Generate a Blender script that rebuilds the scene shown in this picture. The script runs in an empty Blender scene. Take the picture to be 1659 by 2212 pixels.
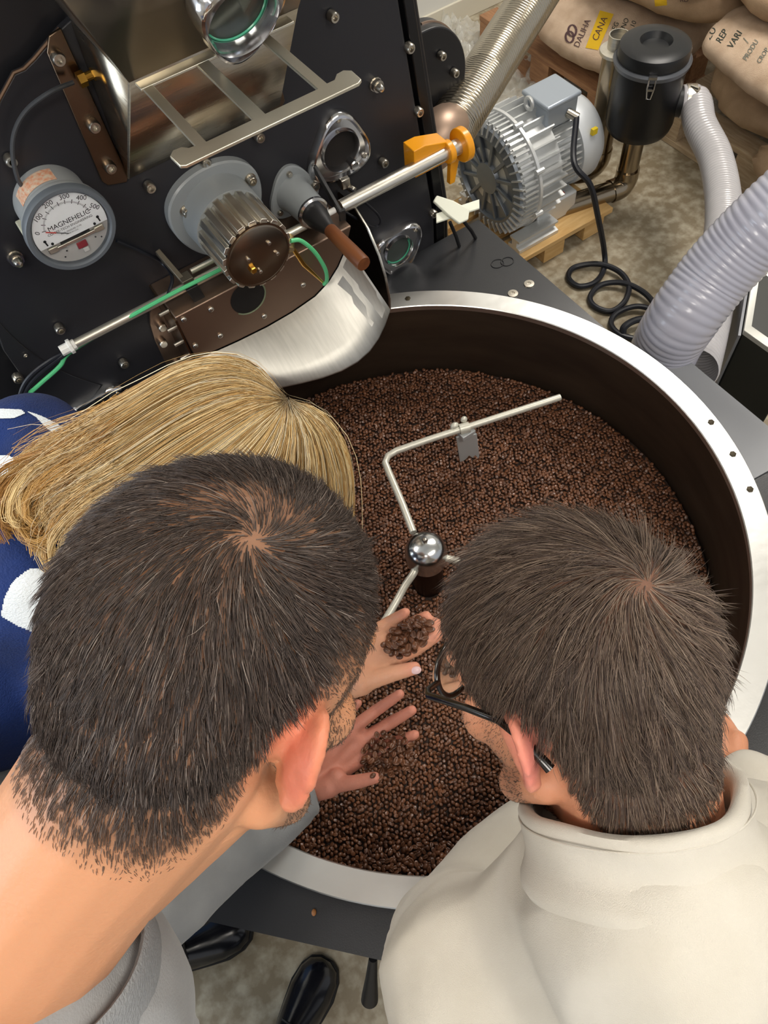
import bpy, bmesh, math, random
import numpy as np
from mathutils import Vector, Matrix, noise
from mathutils.bvhtree import BVHTree

random.seed(7); rng = np.random.default_rng(7)
scene = bpy.context.scene
col = scene.collection
PI = math.pi

# ------------------------------------------------------------------ camera
CW = np.array([-0.31303184, -0.50509412, 1.96546807])
RW = np.array([0.8259048, -0.55801793, -0.08060552])
UW = np.array([0.51939932, 0.69741828, 0.49379356])
FW = np.array([0.2193299, 0.44969293, -0.86583524])
FPX = 1660.0
cam_d = bpy.data.cameras.new('camera'); cam = bpy.data.objects.new('camera', cam_d); col.objects.link(cam)
cam_d.sensor_fit = 'HORIZONTAL'; cam_d.sensor_width = 36.0; cam_d.lens = 36.0 * FPX / 1659.0
cam_d.clip_start = 0.02; cam_d.clip_end = 60
cam.matrix_world = Matrix(((RW[0], UW[0], -FW[0], CW[0]), (RW[1], UW[1], -FW[1], CW[1]), (RW[2], UW[2], -FW[2], CW[2]), (0, 0, 0, 1)))
scene.camera = cam

# ------------------------------------------------------------------ world, lights, exposure
w = bpy.data.worlds.new('world'); scene.world = w; w.use_nodes = True
bg = w.node_tree.nodes['Background']; bg.inputs[0].default_value = (0.93, 0.95, 1.0, 1); bg.inputs[1].default_value = 0.55
vs = scene.view_settings; vs.view_transform = 'Standard'; vs.look = 'None'; vs.gamma = 1.0; vs.use_curve_mapping = False
vs.exposure = -0.06
def area(name, loc, rot, sx, sy, power, colr):
    l = bpy.data.lights.new(name, 'AREA'); l.shape = 'RECTANGLE'; l.size = sx; l.size_y = sy; l.energy = power; l.color = colr
    o = bpy.data.objects.new(name, l); o.location = loc; o.rotation_euler = rot; col.objects.link(o); return o
CEIL = 3.1
LIGHTS = [(-1.3, 1.5, 24), (2.15, 0.95, 52), (0.6, -1.2, 15), (-1.3, -1.2, 21)]
for i, (lx, ly, pw) in enumerate(LIGHTS):
    area('ceiling_lamp_light', (lx, ly, CEIL - 0.09), (0, 0, 0), 1.2, 0.6, pw, (1.0, 0.955, 0.89))
area('window_daylight', (-2.9, 0.6, 1.7), (0, -PI / 2, 0), 1.3, 2.0, 45, (0.74, 0.86, 1.0))

# ------------------------------------------------------------------ pixel -> point on a real plane
def ray(x, y): return FW + ((x - 829.5) / FPX) * RW - ((y - 1106.0) / FPX) * UW
def PX(x, y, X): d = ray(x, y); return CW + d * ((X - CW[0]) / d[0])
def PY(x, y, Y): d = ray(x, y); return CW + d * ((Y - CW[1]) / d[1])
def PZ(x, y, Z): d = ray(x, y); return CW + d * ((Z - CW[2]) / d[2])
def PD(x, y, D): return CW + ray(x, y) * D
def nrm(v): v = np.asarray(v, float); return v / (np.linalg.norm(v) + 1e-12)

# ------------------------------------------------------------------ materials
def lin(c):
    if isinstance(c, str):
        c = c.lstrip('#'); c = [int(c[i:i + 2], 16) / 255 for i in (0, 2, 4)]
    return tuple(((x / 12.92) if x <= 0.04045 else ((x + 0.055) / 1.055) ** 2.4) for x in c[:3]) + (1,)
MATS = {}
def M(name, c, rough=0.5, metal=0.0, var=0.0, vscale=8.0, c2=None, bump=0.0, bscale=60.0, stretch=None, coat=0.0, trans=0.0, ior=1.45, alpha=1.0, emit=0.0, sss=0.0, spec=0.5, rvar=0.0, coord='Object', detail=4.0, sheen=0.0):
    if name in MATS: return MATS[name]
    m = bpy.data.materials.new(name); m.use_nodes = True; nt = m.node_tree; N = nt.nodes; L = nt.links
    b = N['Principled BSDF']; I = b.inputs
    base = lin(c); I['Base Color'].default_value = base; I['Roughness'].default_value = rough; I['Metallic'].default_value = metal
    I['IOR'].default_value = ior; I['Alpha'].default_value = alpha; I['Specular IOR Level'].default_value = spec
    if coat: I['Coat Weight'].default_value = coat; I['Coat Roughness'].default_value = 0.15
    if trans: I['Transmission Weight'].default_value = trans
    if emit: I['Emission Color'].default_value = base; I['Emission Strength'].default_value = emit
    if sheen: I['Sheen Weight'].default_value = sheen; I['Sheen Roughness'].default_value = 0.5
    if sss:
        I['Subsurface Weight'].default_value = sss; I['Subsurface Radius'].default_value = (1.0, 0.35, 0.2); I['Subsurface Scale'].default_value = 0.006
    if var or bump or c2 or rvar:
        tc = N.new('ShaderNodeTexCoord'); mp = N.new('ShaderNodeMapping'); L.new(tc.outputs[coord], mp.inputs[0])
        if stretch: mp.inputs['Scale'].default_value = stretch
    if var or c2:
        n = N.new('ShaderNodeTexNoise'); n.inputs['Scale'].default_value = vscale; n.inputs['Detail'].default_value = detail
        L.new(mp.outputs[0], n.inputs['Vector'])
        r = N.new('ShaderNodeValToRGB'); r.color_ramp.elements[0].position = 0.3; r.color_ramp.elements[1].position = 0.7
        d = lin(c2) if c2 else tuple(min(1, x * (1 + var)) for x in base[:3]) + (1,)
        lo = base if c2 else tuple(x * (1 - var) for x in base[:3]) + (1,)
        r.color_ramp.elements[0].color = lo; r.color_ramp.elements[1].color = d
        L.new(n.outputs['Fac'], r.inputs[0]); L.new(r.outputs[0], I['Base Color'])
    if rvar:
        n3 = N.new('ShaderNodeTexNoise'); n3.inputs['Scale'].default_value = vscale; L.new(mp.outputs[0], n3.inputs['Vector'])
        mr = N.new('ShaderNodeMapRange'); mr.inputs[3].default_value = max(0.02, rough - rvar); mr.inputs[4].default_value = min(1, rough + rvar)
        L.new(n3.outputs['Fac'], mr.inputs[0]); L.new(mr.outputs[0], I['Roughness'])
    if bump:
        n2 = N.new('ShaderNodeTexNoise'); n2.inputs['Scale'].default_value = bscale; n2.inputs['Detail'].default_value = 6
        L.new(mp.outputs[0], n2.inputs['Vector'])
        bp = N.new('ShaderNodeBump'); bp.inputs['Strength'].default_value = bump; bp.inputs['Distance'].default_value = 0.01
        L.new(n2.outputs['Fac'], bp.inputs['Height']); L.new(bp.outputs[0], I['Normal'])
    MATS[name] = m; return m
def weave(name, c, c2, scale, bump=0.4, rough=0.9, var=0.25, ratio=1.0, dist=0.002, sheen=0.0):
    """cloth: crossed fine waves as thread relief, a soft mottled colour"""
    m = M(name, c, rough, 0, c2=c2, vscale=14, sheen=sheen); nt = m.node_tree; N = nt.nodes; L = nt.links; b = N['Principled BSDF']
    mp = [n for n in N if n.type == 'MAPPING'][0]
    mp2 = N.new('ShaderNodeMapping'); mp2.inputs['Scale'].default_value = (1.0, 1.0, 2.4 * ratio)
    L.new([n for n in N if n.type == 'TEX_COORD'][0].outputs['Object'], mp2.inputs[0])
    mx = N.new('ShaderNodeTexNoise'); mx.inputs['Scale'].default_value = scale * 1.3; mx.inputs['Detail'].default_value = 2; L.new(mp2.outputs[0], mx.inputs['Vector'])
    bp = N.new('ShaderNodeBump'); bp.inputs['Strength'].default_value = bump; bp.inputs['Distance'].default_value = dist
    L.new(mx.outputs[0], bp.inputs['Height']); L.new(bp.outputs[0], b.inputs['Normal'])
    return m
black = M('black_powder_coat', '#26262a', 0.42, 0, var=0.10, vscale=6, bump=0.06, bscale=700)
black2 = M('black_side_paint', '#1d1d20', 0.38, 0, var=0.1, vscale=5)
deckm = M('charcoal_deck_paint', '#26272a', 0.30, 0, spec=0.7, var=0.10, vscale=7, bump=0.05, bscale=500)
rimm = M('brushed_aluminium_rim', '#d3d3d0', 0.36, 1, var=0.08, vscale=5, bump=0.05, bscale=30, stretch=(1, 1, 1), rvar=0.1)
steel = M('brushed_steel', '#dcd7cb', 0.34, 1, var=0.12, vscale=4, bump=0.03, bscale=40, stretch=(6, 6, 60), rvar=0.08)
sheet = M('bright_sheet_metal', '#bdbbb4', 0.46, 1, var=0.08, vscale=3, bump=0.03, bscale=30, stretch=(60, 6, 6))
bronze = M('heat_tinted_steel', '#7d6a58', 0.28, 1, var=0.15, vscale=3, rvar=0.06)
browns = M('brown_tinted_plate', '#97806f', 0.38, 0.9, var=0.12, vscale=4)
chrome = M('polished_aluminium', '#c9c9cb', 0.16, 1, bump=0.03, bscale=20)
bolts_m = M('zinc_bolt', '#c4beb2', 0.28, 1)
greyp = M('grey_enamel', '#8b9092', 0.38, 0, var=0.06, vscale=8, coat=0.2)
cream_m = M('satin_plate_steel', '#d9d5c5', 0.42, 1, var=0.05, vscale=9)
darkhole = M('dark_cavity', '#0d0a08', 0.7, 0, c2='#1c130c', vscale=12)
trayin = M('tray_wall_dark_steel', '#4a3d31', 0.42, 0.5, c2='#382c23', vscale=5, stretch=(1, 1, 4), rvar=0.1)
rubber = M('black_rubber', '#141416', 0.5)
cable_m = M('black_cable', '#191b22', 0.42)
brass = M('brass', '#c79a45', 0.28, 1, var=0.1)
greenm = M('green_wire', '#59c183', 0.4)
whitep = M('white_plastic', '#e6e5df', 0.45)
yellowp = M('orange_yellow_enamel', '#e79a14', 0.35, 0, coat=0.3)
glassm = M('sight_glass', '#dfeee6', 0.04, 0, trans=0.95, ior=1.45)
glassedge = M('green_glass_edge', '#4fb08c', 0.15, 0, coat=0.3)

# ------------------------------------------------------------------ mesh building
def frame(d):
    d = nrm(d); a = np.array([0, 0, 1.0]) if abs(d[2]) < 0.9 else np.array([1.0, 0, 0])
    u = nrm(np.cross(a, d)); v = np.cross(d, u); return u, v, d
class MB:
    def __init__(s): s.v = []; s.f = []
    def add(s, vs_, fs): o = len(s.v); s.v += [tuple(map(float, p)) for p in vs_]; s.f += [tuple(i + o for i in f) for f in fs]; return s
    def box(s, c, size, R=None):
        c = np.array(c, float); h = np.array(size, float) / 2; P = []
        for z in (-1, 1):
            for y in (-1, 1):
                for x in (-1, 1):
                    q = np.array([x, y, z]) * h; P.append(c + (R @ q if R is not None else q))
        return s.add(P, [(0, 2, 3, 1), (4, 5, 7, 6), (0, 1, 5, 4), (2, 6, 7, 3), (0, 4, 6, 2), (1, 3, 7, 5)])
    def bar(s, p0, p1, w_, h_, up=(0, 0, 1)):
        p0 = np.array(p0, float); p1 = np.array(p1, float); d = nrm(p1 - p0); sd = nrm(np.cross(d, up)); u = np.cross(sd, d)
        R = np.stack([d, sd, u], 1); return s.box((p0 + p1) / 2, (np.linalg.norm(p1 - p0), w_, h_), R)
    def loft(s, rings, closed=True, cap=True):
        n = len(rings[0]); P = [p for r in rings for p in r]; F = []
        for k in range(len(rings) - 1):
            for i in range(n if closed else n - 1):
                j = (i + 1) % n; F.append((k * n + i, k * n + j, (k + 1) * n + j, (k + 1) * n + i))
        if cap and closed: F.append(tuple(range(n))[::-1]); F.append(tuple((len(rings) - 1) * n + i for i in range(n)))
        return s.add(P, F)
    def lathe(s, prof, o, axis, n=24, cap=True):
        u, v, d = frame(axis); o = np.array(o, float); R = []
        for r, h in prof: R.append([o + d * h + r * (math.cos(2 * PI * i / n) * u + math.sin(2 * PI * i / n) * v) for i in range(n)])
        return s.loft(R, True, cap)
    def cyl(s, p0, p1, r0, r1=None, n=16, cap=True):
        p0 = np.array(p0, float); p1 = np.array(p1, float); r1 = r0 if r1 is None else r1
        return s.lathe([(r0, 0), (r1, np.linalg.norm(p1 - p0))], p0, p1 - p0, n, cap)
    def tube(s, pts, r, n=10, cap=True, closed=False):
        pts = np.array(pts, float); m = len(pts); rad = r if hasattr(r, '__len__') else [r] * m
        T = np.gradient(pts, axis=0); u, v, d = frame(T[0]); R = []
        for i in range(m):
            d = nrm(T[i]); u = nrm(u - d * np.dot(u, d)); v = np.cross(d, u)
            R.append([pts[i] + rad[i] * (math.cos(2 * PI * k / n) * u + math.sin(2 * PI * k / n) * v) for k in range(n)])
        return s.loft(R, True, cap)
    def prism(s, out, o, u, v, w_):
        """outline (a,b) in plane o+a*u+b*v, extruded by vector w_"""
        o = np.array(o, float); u = np.array(u, float); v = np.array(v, float); w_ = np.array(w_, float)
        A = [o + a * u + b * v for a, b in out]; return s.loft([A, [p + w_ for p in A]])
    def ringplate(s, outer, inner, o, u, v, w_):
        """plate with a hole; outer and inner outlines with equal counts"""
        o = np.array(o, float); u = np.array(u, float); v = np.array(v, float); w_ = np.array(w_, float); n = len(outer)
        A = [o + a * u + b * v for a, b in outer]; B = [o + a * u + b * v for a, b in inner]
        P = A + [p + w_ for p in A] + [p + w_ for p in B] + B; F = []
        for k in range(4):
            for i in range(n): j = (i + 1) % n; F.append((k * n + i, k * n + j, ((k + 1) % 4) * n + j, ((k + 1) % 4) * n + i))
        return s.add(P, F)
    def ball(s, c, r, n=16, m=10, R=None):
        c = np.array(c, float); r = np.array(r if hasattr(r, '__len__') else (r, r, r), float); P = []; F = []
        for j in range(1, m):
            t = PI * j / m
            for i in range(n):
                a = 2 * PI * i / n; q = np.array([math.sin(t) * math.cos(a), math.sin(t) * math.sin(a), math.cos(t)]) * r
                P.append(c + (R @ q if R is not None else q))
        for top in (1, -1): q = np.array([0, 0, top]) * r; P.append(c + (R @ q if R is not None else q))
        N0 = len(P) - 2
        for j in range(m - 2):
            for i in range(n): k = (i + 1) % n; F.append((j * n + i, (j + 1) * n + i, (j + 1) * n + k, j * n + k))
        for i in range(n): k = (i + 1) % n; F.append((N0, i, k)); F.append((N0 + 1, (m - 2) * n + k, (m - 2) * n + i))
        return s.add(P, F)
def mesh_from(name, v, f, smooth=35):
    me = bpy.data.meshes.new(name); me.from_pydata([tuple(p) for p in v], [], f)
    bm = bmesh.new(); bm.from_mesh(me); bmesh.ops.recalc_face_normals(bm, faces=bm.faces); bm.to_mesh(me); bm.free()
    if smooth:
        me.shade_smooth(); me.set_sharp_from_angle(angle=math.radians(smooth))
    return me
def link(name, me, mat=None, parent=None):
    o = bpy.data.objects.new(name, me); col.objects.link(o)
    if mat is not None and me is not None and hasattr(me, 'materials'): me.materials.clear(); me.materials.append(mat)
    if parent is not None: o.parent = parent
    return o
def org(o):
    p = np.zeros(3)
    while o is not None: p += np.array(o.location); o = o.parent
    return p
def part(parent, name, mb, mat, bevel=0.0, smooth=35, label=None):
    """mesh given in room coordinates, hung under its thing or part"""
    o0 = org(parent) if parent is not None else np.zeros(3)
    me = mesh_from(name, np.array(mb.v) - o0, mb.f, smooth); o = link(name, me, mat, parent)
    if bevel:
        b = o.modifiers.new('bevel', 'BEVEL'); b.width = bevel; b.segments = 2; b.limit_method = 'ANGLE'; b.angle_limit = math.radians(40)
    if label: o['label'] = label
    return o
def tag(o, label=None, cat=None, group=None, kind=None):
    if label: o['label'] = label
    if cat: o['category'] = cat
    if group: o['group'] = group
    if kind: o['kind'] = kind
    return o
def thing(name, label, cat, loc, group=None):
    o = bpy.data.objects.new(name, None); col.objects.link(o); o.location = tuple(map(float, loc)); o.empty_display_size = 0.05
    return tag(o, label, cat, group)
def single(name, mb, mat, label, cat, loc, group=None, bevel=0.0, smooth=35):
    loc = np.array(loc, float); me = mesh_from(name, np.array(mb.v) - loc, mb.f, smooth); o = link(name, me, mat); o.location = loc
    if bevel:
        b = o.modifiers.new('bevel', 'BEVEL'); b.width = bevel; b.segments = 2; b.limit_method = 'ANGLE'
    return tag(o, label, cat, group)
def struct(name, mb, mat, parent=None, bevel=0):
    o = part(parent, name, mb, mat, bevel)
    if parent is None: o['kind'] = 'structure'
    return o
def copy_to(src, parent, loc, rot=None):
    """a copy of a part at a room position"""
    c = src.copy(); col.objects.link(c); c.parent = parent; c.location = tuple(np.array(loc, float) - org(parent))
    if rot is not None: c.rotation_euler = rot
    return c
def spline(P, n=8):
    """smooth path through points"""
    P = np.array(P, float); Q = np.vstack([2 * P[0] - P[1], P, 2 * P[-1] - P[-2]]); out = []
    for i in range(1, len(Q) - 2):
        for t in np.linspace(0, 1, n, endpoint=False):
            a, b, c, d = Q[i - 1], Q[i], Q[i + 1], Q[i + 2]
            out.append(0.5 * ((2 * b) + (c - a) * t + (2 * a - 5 * b + 4 * c - d) * t * t + (3 * b - 3 * c + d - a) * t ** 3))
    out.append(P[-1]); return np.array(out)
def circ(r, n, a0=0.0, cx=0, cy=0): return [(cx + r * math.cos(a0 + 2 * PI * i / n), cy + r * math.sin(a0 + 2 * PI * i / n)) for i in range(n)]
def lobed(R, k, a0, n=72, cx=0, cy=0):
    """rounded triangle: three arcs (vertices at a0, a0+120, a0+240 degrees), k = corner sharpness"""
    out = []
    for i in range(n):
        t = 2 * PI * i / n; r = R * (1 - k * (0.5 - 0.5 * math.cos(3 * (t - a0))) ** 0.8); out.append((cx + r * math.cos(t), cy + r * math.sin(t)))
    return out
def text_mesh(s, size, o, u, v, w_=None, align='CENTER', space=1.0):
    """lettering with the built-in font as mesh in the plane o + a*u + b*v, raised by 0.3 mm"""
    c = bpy.data.curves.new('lettering', 'FONT'); c.body = s; c.size = size; c.align_x = align; c.align_y = 'CENTER'; c.space_character = space; c.resolution_u = 3
    t = bpy.data.objects.new('lettering', c); col.objects.link(t); dg = bpy.context.evaluated_depsgraph_get()
    me = bpy.data.meshes.new_from_object(t.evaluated_get(dg)); bpy.data.objects.remove(t); bpy.data.curves.remove(c)
    mb = MB(); o = np.array(o, float); u = np.array(u, float); v = np.array(v, float)
    mb.add([o + p.co[0] * u + p.co[1] * v for p in me.vertices], [tuple(p.vertices) for p in me.polygons]); bpy.data.meshes.remove(me); return mb
X_, Y_, Z_ = np.eye(3)

# ================================================================== the room
floorm = M('stained_concrete', '#8d7f66', 0.5, 0, c2='#a39a86', vscale=2.2, bump=0.06, bscale=25, detail=9, rvar=0.1)
nt = floorm.node_tree; N = nt.nodes; L = nt.links
bsdf = N['Principled BSDF']; old = bsdf.inputs['Base Color'].links[0].from_socket
n5 = N.new('ShaderNodeTexNoise'); n5.inputs['Scale'].default_value = 26; n5.inputs['Detail'].default_value = 8
mpn = [n for n in N if n.type == 'MAPPING'][0]; L.new(mpn.outputs[0], n5.inputs['Vector'])
r5 = N.new('ShaderNodeValToRGB'); r5.color_ramp.elements[0].position = 0.42; r5.color_ramp.elements[1].position = 0.66
r5.color_ramp.elements[0].color = lin('#6f6149'); r5.color_ramp.elements[1].color = lin('#c2bba8')
L.new(n5.outputs['Fac'], r5.inputs[0]); mix = N.new('ShaderNodeMix'); mix.data_type = 'RGBA'; mix.inputs[0].default_value = 0.5
L.new(old, mix.inputs[6]); L.new(r5.outputs[0], mix.inputs[7]); L.new(mix.outputs[2], bsdf.inputs['Base Color'])
struct('floor', MB().box((0.7, 0.3, -0.05), (7.4, 5.4, 0.1)), floorm)
WY = 2.46
wallm = M('off_white_wall_paint', '#d9d8d2', 0.7, 0, var=0.03, vscale=3)
struct('wall_back', MB().box((0.7, WY + 0.06, 1.55), (7.4, 0.12, 3.1)), wallm)
struct('wall_left', MB().box((-3.06, 0.3, 0.5), (0.12, 5.4, 1.0)).box((-3.06, 0.3, 2.85), (0.12, 5.4, 0.7)).box((-3.06, -1.6, 1.75), (0.12, 1.6, 1.6)).box((-3.06, 2.2, 1.75), (0.12, 0.9, 1.6)), wallm)
struct('wall_right', MB().box((4.46, 0.3, 1.55), (0.12, 5.4, 3.1)), wallm)
struct('ceiling', MB().box((0.7, 0.3, CEIL + 0.05), (7.4, 5.4, 0.1)), M('ceiling_paint', '#e9e8e4', 0.8))
struct('baseboard_back', MB().box((0.7, WY - 0.006, 0.045), (7.4, 0.012, 0.09)), M('baseboard_paint', '#d6d0bf', 0.5), bevel=0.003)
wn = struct('window_1', MB().box((-3.03, 0.5, 0.99), (0.1, 2.5, 0.05)).box((-3.03, 0.5, 2.5), (0.1, 2.5, 0.05)).box((-3.03, -0.77, 1.75), (0.1, 0.05, 1.5)).box((-3.03, 1.74, 1.75), (0.1, 0.05, 1.5)).box((-3.03, 0.5, 1.75), (0.08, 0.05, 1.5)), whitep)
lampm = M('lit_diffuser', '#fff4e4', 0.5, emit=6.0)
for lx, ly, pw in LIGHTS:
    t = thing('ceiling_light', 'white ceiling light fixture with a lit diffuser', 'light', (lx, ly, CEIL), 'ceiling light fixtures')
    part(t, 'housing', MB().box((lx, ly, CEIL - 0.03), (1.26, 0.66, 0.06)), whitep, 0.01)
    part(t, 'diffuser', MB().box((lx, ly, CEIL - 0.068), (1.2, 0.6, 0.016)), lampm, 0.006)
# ================================================================== the roaster
YF = 0.60                                    # plane of the roaster's front plate
ro = thing('coffee_roaster', 'black drum coffee roaster with bolted front plate and steel hopper', 'coffee roaster', (0.0, YF, 0.0))
up = [(-0.119, 1.451), (-0.165, 1.430), (-0.182, 1.424), (-0.196, 1.424), (-0.229, 1.401), (-0.27, 1.355), (-0.32, 1.28)]
plate = [(-0.425, 0.70), (0.452, 0.70), (0.452, 0.86), (0.396, 1.31), (0.36, 1.43), (0.2, 1.47), (-0.06, 1.47)] + up + [(-0.39, 1.15), (-0.415, 1.05)]
fp = part(ro, 'front_plate', MB().prism(plate, (0, YF, 0), X_, Z_, (0, 0.014, 0)), black, 0.0015)
edge = MB().tube([(a, YF + 0.001, b + 0.002) for a, b in up], 0.0022, 6)
part(ro, 'plate_edge', edge, M('brown_plate_edge', '#6d5440', 0.5, 0.4), label='brown upper edge of the front plate')  # thin brown bead along the upper left edge of the black plate
body = [(-0.475, 0.12), (0.505, 0.12), (0.505, 0.86), (0.437, 1.36), (0.40, 1.95), (-0.40, 1.95), (-0.475, 1.0)]
part(ro, 'body', MB().prism(body, (0, YF + 0.02, 0), X_, Z_, (0, 0.95, 0)), black2, 0.004)
# narrow strip down the right side, and the rounded side cover behind it
part(ro, 'side_strip', MB().prism([(0.462, 0.72), (0.484, 0.72), (0.484, 0.88), (0.428, 1.31), (0.41, 1.5), (0.392, 1.5), (0.408, 1.31), (0.462, 0.88)], (0, YF + 0.004, 0), X_, Z_, (0, 0.02, 0)), M('gloss_black_strip', '#101012', 0.3), 0.002)
cy = 0.80; cc = PY(930, 205, cy); cov = []
for i in range(40):
    a = -PI / 2 + PI * i / 39; cov.append((cc[0] + 0.115 * math.cos(a) * 0.82, cc[2] + 0.02 + 0.115 * math.sin(a)))
cov += [(0.43, cc[2] + 0.135), (0.43, cc[2] - 0.095)]
sc = part(ro, 'side_cover', MB().prism(cov, (0, cy, 0), X_, Z_, (0, 0.05, 0)), black2, 0.003)
part(ro, 'cover_rim', MB().tube([(a, cy + 0.025, b) for a, b in cov[:40]], 0.003, 6), browns)
# cap screws: one mesh, many copies
def screw_mesh(r=0.0085, h=0.012, n=20):
    prof = [(r * 1.05, 0), (r * 1.05, h * 0.8), (r * 0.85, h), (r * 0.52, h), (r * 0.48, h * 0.45)]
    return MB().lathe(prof, (0, 0, 0), (0, -1, 0), n)
def screws(parent, pts, r=0.0085, h=0.012, name='bolt', mat=None, rot=None):
    first = None
    for p in pts:
        if first is None:
            mb = screw_mesh(r, h); me = mesh_from(name, mb.v, mb.f, 40); first = link(name, me, mat or bolts_m, parent); first.location = tuple(np.array(p, float) - org(parent))
            if rot is not None: first.rotation_euler = rot
        else: copy_to(first, parent, p, rot)
pb = [(320, 400), (440, 346), (556, 292), (590, 200), (715, 32), (825, 348), (20, 342), (126, 706), (265, 781), (676, 397)]
screws(ro, [PY(x, y, YF - 0.002) for x, y in pb], 0.0082, 0.013)
screws(ro, [PY(x, y, YF + 0.002) for x, y in [(880, 100), (900, 238), (932, 458), (36, 812)]], 0.0082, 0.013)
screws(ro, [PY(x, y, cy - 0.002) for x, y in [(903, 118), (951, 118), (979, 155), (976, 212), (914, 216)]], 0.0085, 0.013)
def acorn(p):
    mb = MB().lathe([(0.012, 0), (0.012, 0.004), (0.0105, 0.004), (0.0105, 0.013), (0.0078, 0.013), (0.0074, 0.018), (0.005, 0.023), (0.0, 0.025)], p, (0, -1, 0), 12); return mb
for x, y in [(809, 180), (31, 554)]: part(ro, 'cap_nut', acorn(PY(x, y, YF)), bolts_m, 0, 28)
screws(ro, [PY(x, y, YF - 0.001) for x, y in [(55, 767)]], 0.0035, 0.003, 'rivet')
# pressed outlines of the drum ring, barely proud of the plate
ringp = [(0.01 + 0.405 * math.cos(a), YF - 0.0004, 1.13 + 0.405 * math.sin(a)) for a in np.linspace(math.radians(178), math.radians(238), 24)]
part(ro, 'drum_seam', MB().tube(ringp, 0.0012, 6), black2)

# three-lobed sight ports of polished aluminium
def port(cx, cz, R, a0, hole, glass, depth=0.018, o=None, u=X_, v=Z_, nn=-Y_, parent=ro, name='sight_port'):
    o = np.array((cx, YF, cz), float) if o is None else np.array(o, float); n = 72
    def P(out, h): return [o + a * u + b * v + nn * h for a, b in out]
    outer = lobed(R, 0.24, a0, n); mid = lobed(R * 0.93, 0.22, a0, n); ins = lobed(R * 0.80, 0.2, a0, n)
    ho = circ(hole * 1.16, n); hi = circ(hole, n); hb = circ(hole * 0.98, n)
    mb = MB().loft([P(outer, 0), P(outer, depth * 0.55), P(mid, depth * 0.95), P([(0.5 * (a + c), 0.5 * (b + d)) for (a, b), (c, d) in zip(mid, ins)], depth), P(ins, depth * 0.62), P(ho, depth * 0.62), P([(0.5 * (a + c), 0.5 * (b + d)) for (a, b), (c, d) in zip(ho, hi)], depth * 1.0), P(hi, depth * 0.7), P(hb, depth * 0.05)], True, False)
    f = part(parent, name, mb, chrome, 0, 50)
    g = MB().prism(circ(hole * 0.99, 40), o + nn * 0.003, u, v, nn * 0.001)
    part(f, 'cavity', g, darkhole)
    if glass:
        part(f, 'glass', MB().prism(circ(hole * 0.99, 40), o + nn * 0.005, u, v, nn * 0.003), glassm)
        part(f, 'glass_seal', MB().tube([o + hole * 0.955 * (math.cos(a) * u + math.sin(a) * v) + nn * 0.009 for a in np.linspace(-2.6, 0.4, 30)], 0.0013, 6), glassedge)
    vs_ = []
    for k in range(3):
        a = a0 + k * 2 * PI / 3; vs_.append(o + (R * 0.80) * (math.cos(a) * u + math.sin(a) * v) + nn * depth * 0.6)
    fr = None
    for p in vs_:
        mb = MB().lathe([(0.0052, 0), (0.0052, 0.003), (0.0042, 0.0045), (0.0022, 0.0045), (0.002, 0.002)], p, nn, 14); part(f, 'screw', mb, bolts_m)
    return f
p1 = port(0.250, 1.116, 0.070, math.radians(86), 0.034, False)
d1 = (0.25 + 0.04 * math.cos(-1.05), 1.116 + 0.04 * math.sin(-1.05))
part(p1, 'hinge_boss', MB().lathe([(0.009, 0), (0.009, 0.021), (0.007, 0.023)], (d1[0], YF, d1[1]), (0, -1, 0), 18), chrome)
port(0.352, 0.835, 0.068, math.radians(272), 0.031, True)
p3 = port(-0.338, 0.828, 0.070, math.radians(274), 0.036, False)
# drive hub: grey enamelled flange, sleeve, fluted steel hub and turned end disc
HX, HZ = 0.004, 1.120
hub = part(ro, 'drive_flange', MB().loft([[(HX + a, YF, HZ + b) for a, b in lobed(0.090, 0.10, math.radians(271))], [(HX + a, YF - 0.014, HZ + b) for a, b in lobed(0.090, 0.10, math.radians(271))], [(HX + a, YF - 0.017, HZ + b) for a, b in lobed(0.087, 0.10, math.radians(271))]]), greyp)
part(hub, 'sleeve', MB().lathe([(0.0655, 0.015), (0.0645, 0.03), (0.064, 0.062), (0.0635, 0.066), (0.055, 0.066)], (HX, YF, HZ), (0, -1, 0), 48), greyp)
fl = []
NF = 18
for i in range(NF * 8):
    t = 2 * PI * i / (NF * 8); k = (i % 8) / 8.0; fl.append((0.0580 + (0.0035 if k < 0.55 else -0.003)) * np.array([math.cos(t), math.sin(t)]))
part(hub, 'fluted_hub', MB().prism([(HX + a, HZ + b) for a, b in fl], (0, YF - 0.066, 0), X_, Z_, (0, -0.086, 0)), steel, 0.0006, 30)
part(hub, 'end_disc', MB().lathe([(0.0565, 0.150), (0.0565, 0.1545), (0.053, 0.1545), (0.053, 0.1555), (0.0505, 0.1565)], (HX, YF, HZ), (0, -1, 0), 64), M('turned_disc_steel', '#8d8172', 0.24, 1, var=0.1, vscale=3))
for a, b in [(-0.02, 0.006), (0.021, 0.016), (0.03, -0.010), (-0.006, -0.027)]:
    part(hub, 'pin', MB().lathe([(0.0034, 0), (0.0034, 0.004), (0.002, 0.005)], (HX + a, YF - 0.156, HZ + b), (0, -1, 0), 10), bolts_m)
part(hub, 'hex_screw', MB().lathe([(0.0065, 0), (0.0065, 0.006), (0.005, 0.0075), (0.0, 0.0075)], (HX - 0.017, YF - 0.156, HZ - 0.016), (0, -1, 0), 6), brass, 0, 20)
for x, y in [(400, 455), (540, 386)]:
    p = PY(x, y, YF - 0.017); mb = MB().lathe([(0.010, 0), (0.010, 0.002), (0.0078, 0.002), (0.0078, 0.010), (0.0065, 0.012), (0.004, 0.012), (0.0038, 0.006)], p, (0, -1, 0), 20); part(hub, 'screw', mb, bolts_m)
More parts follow.
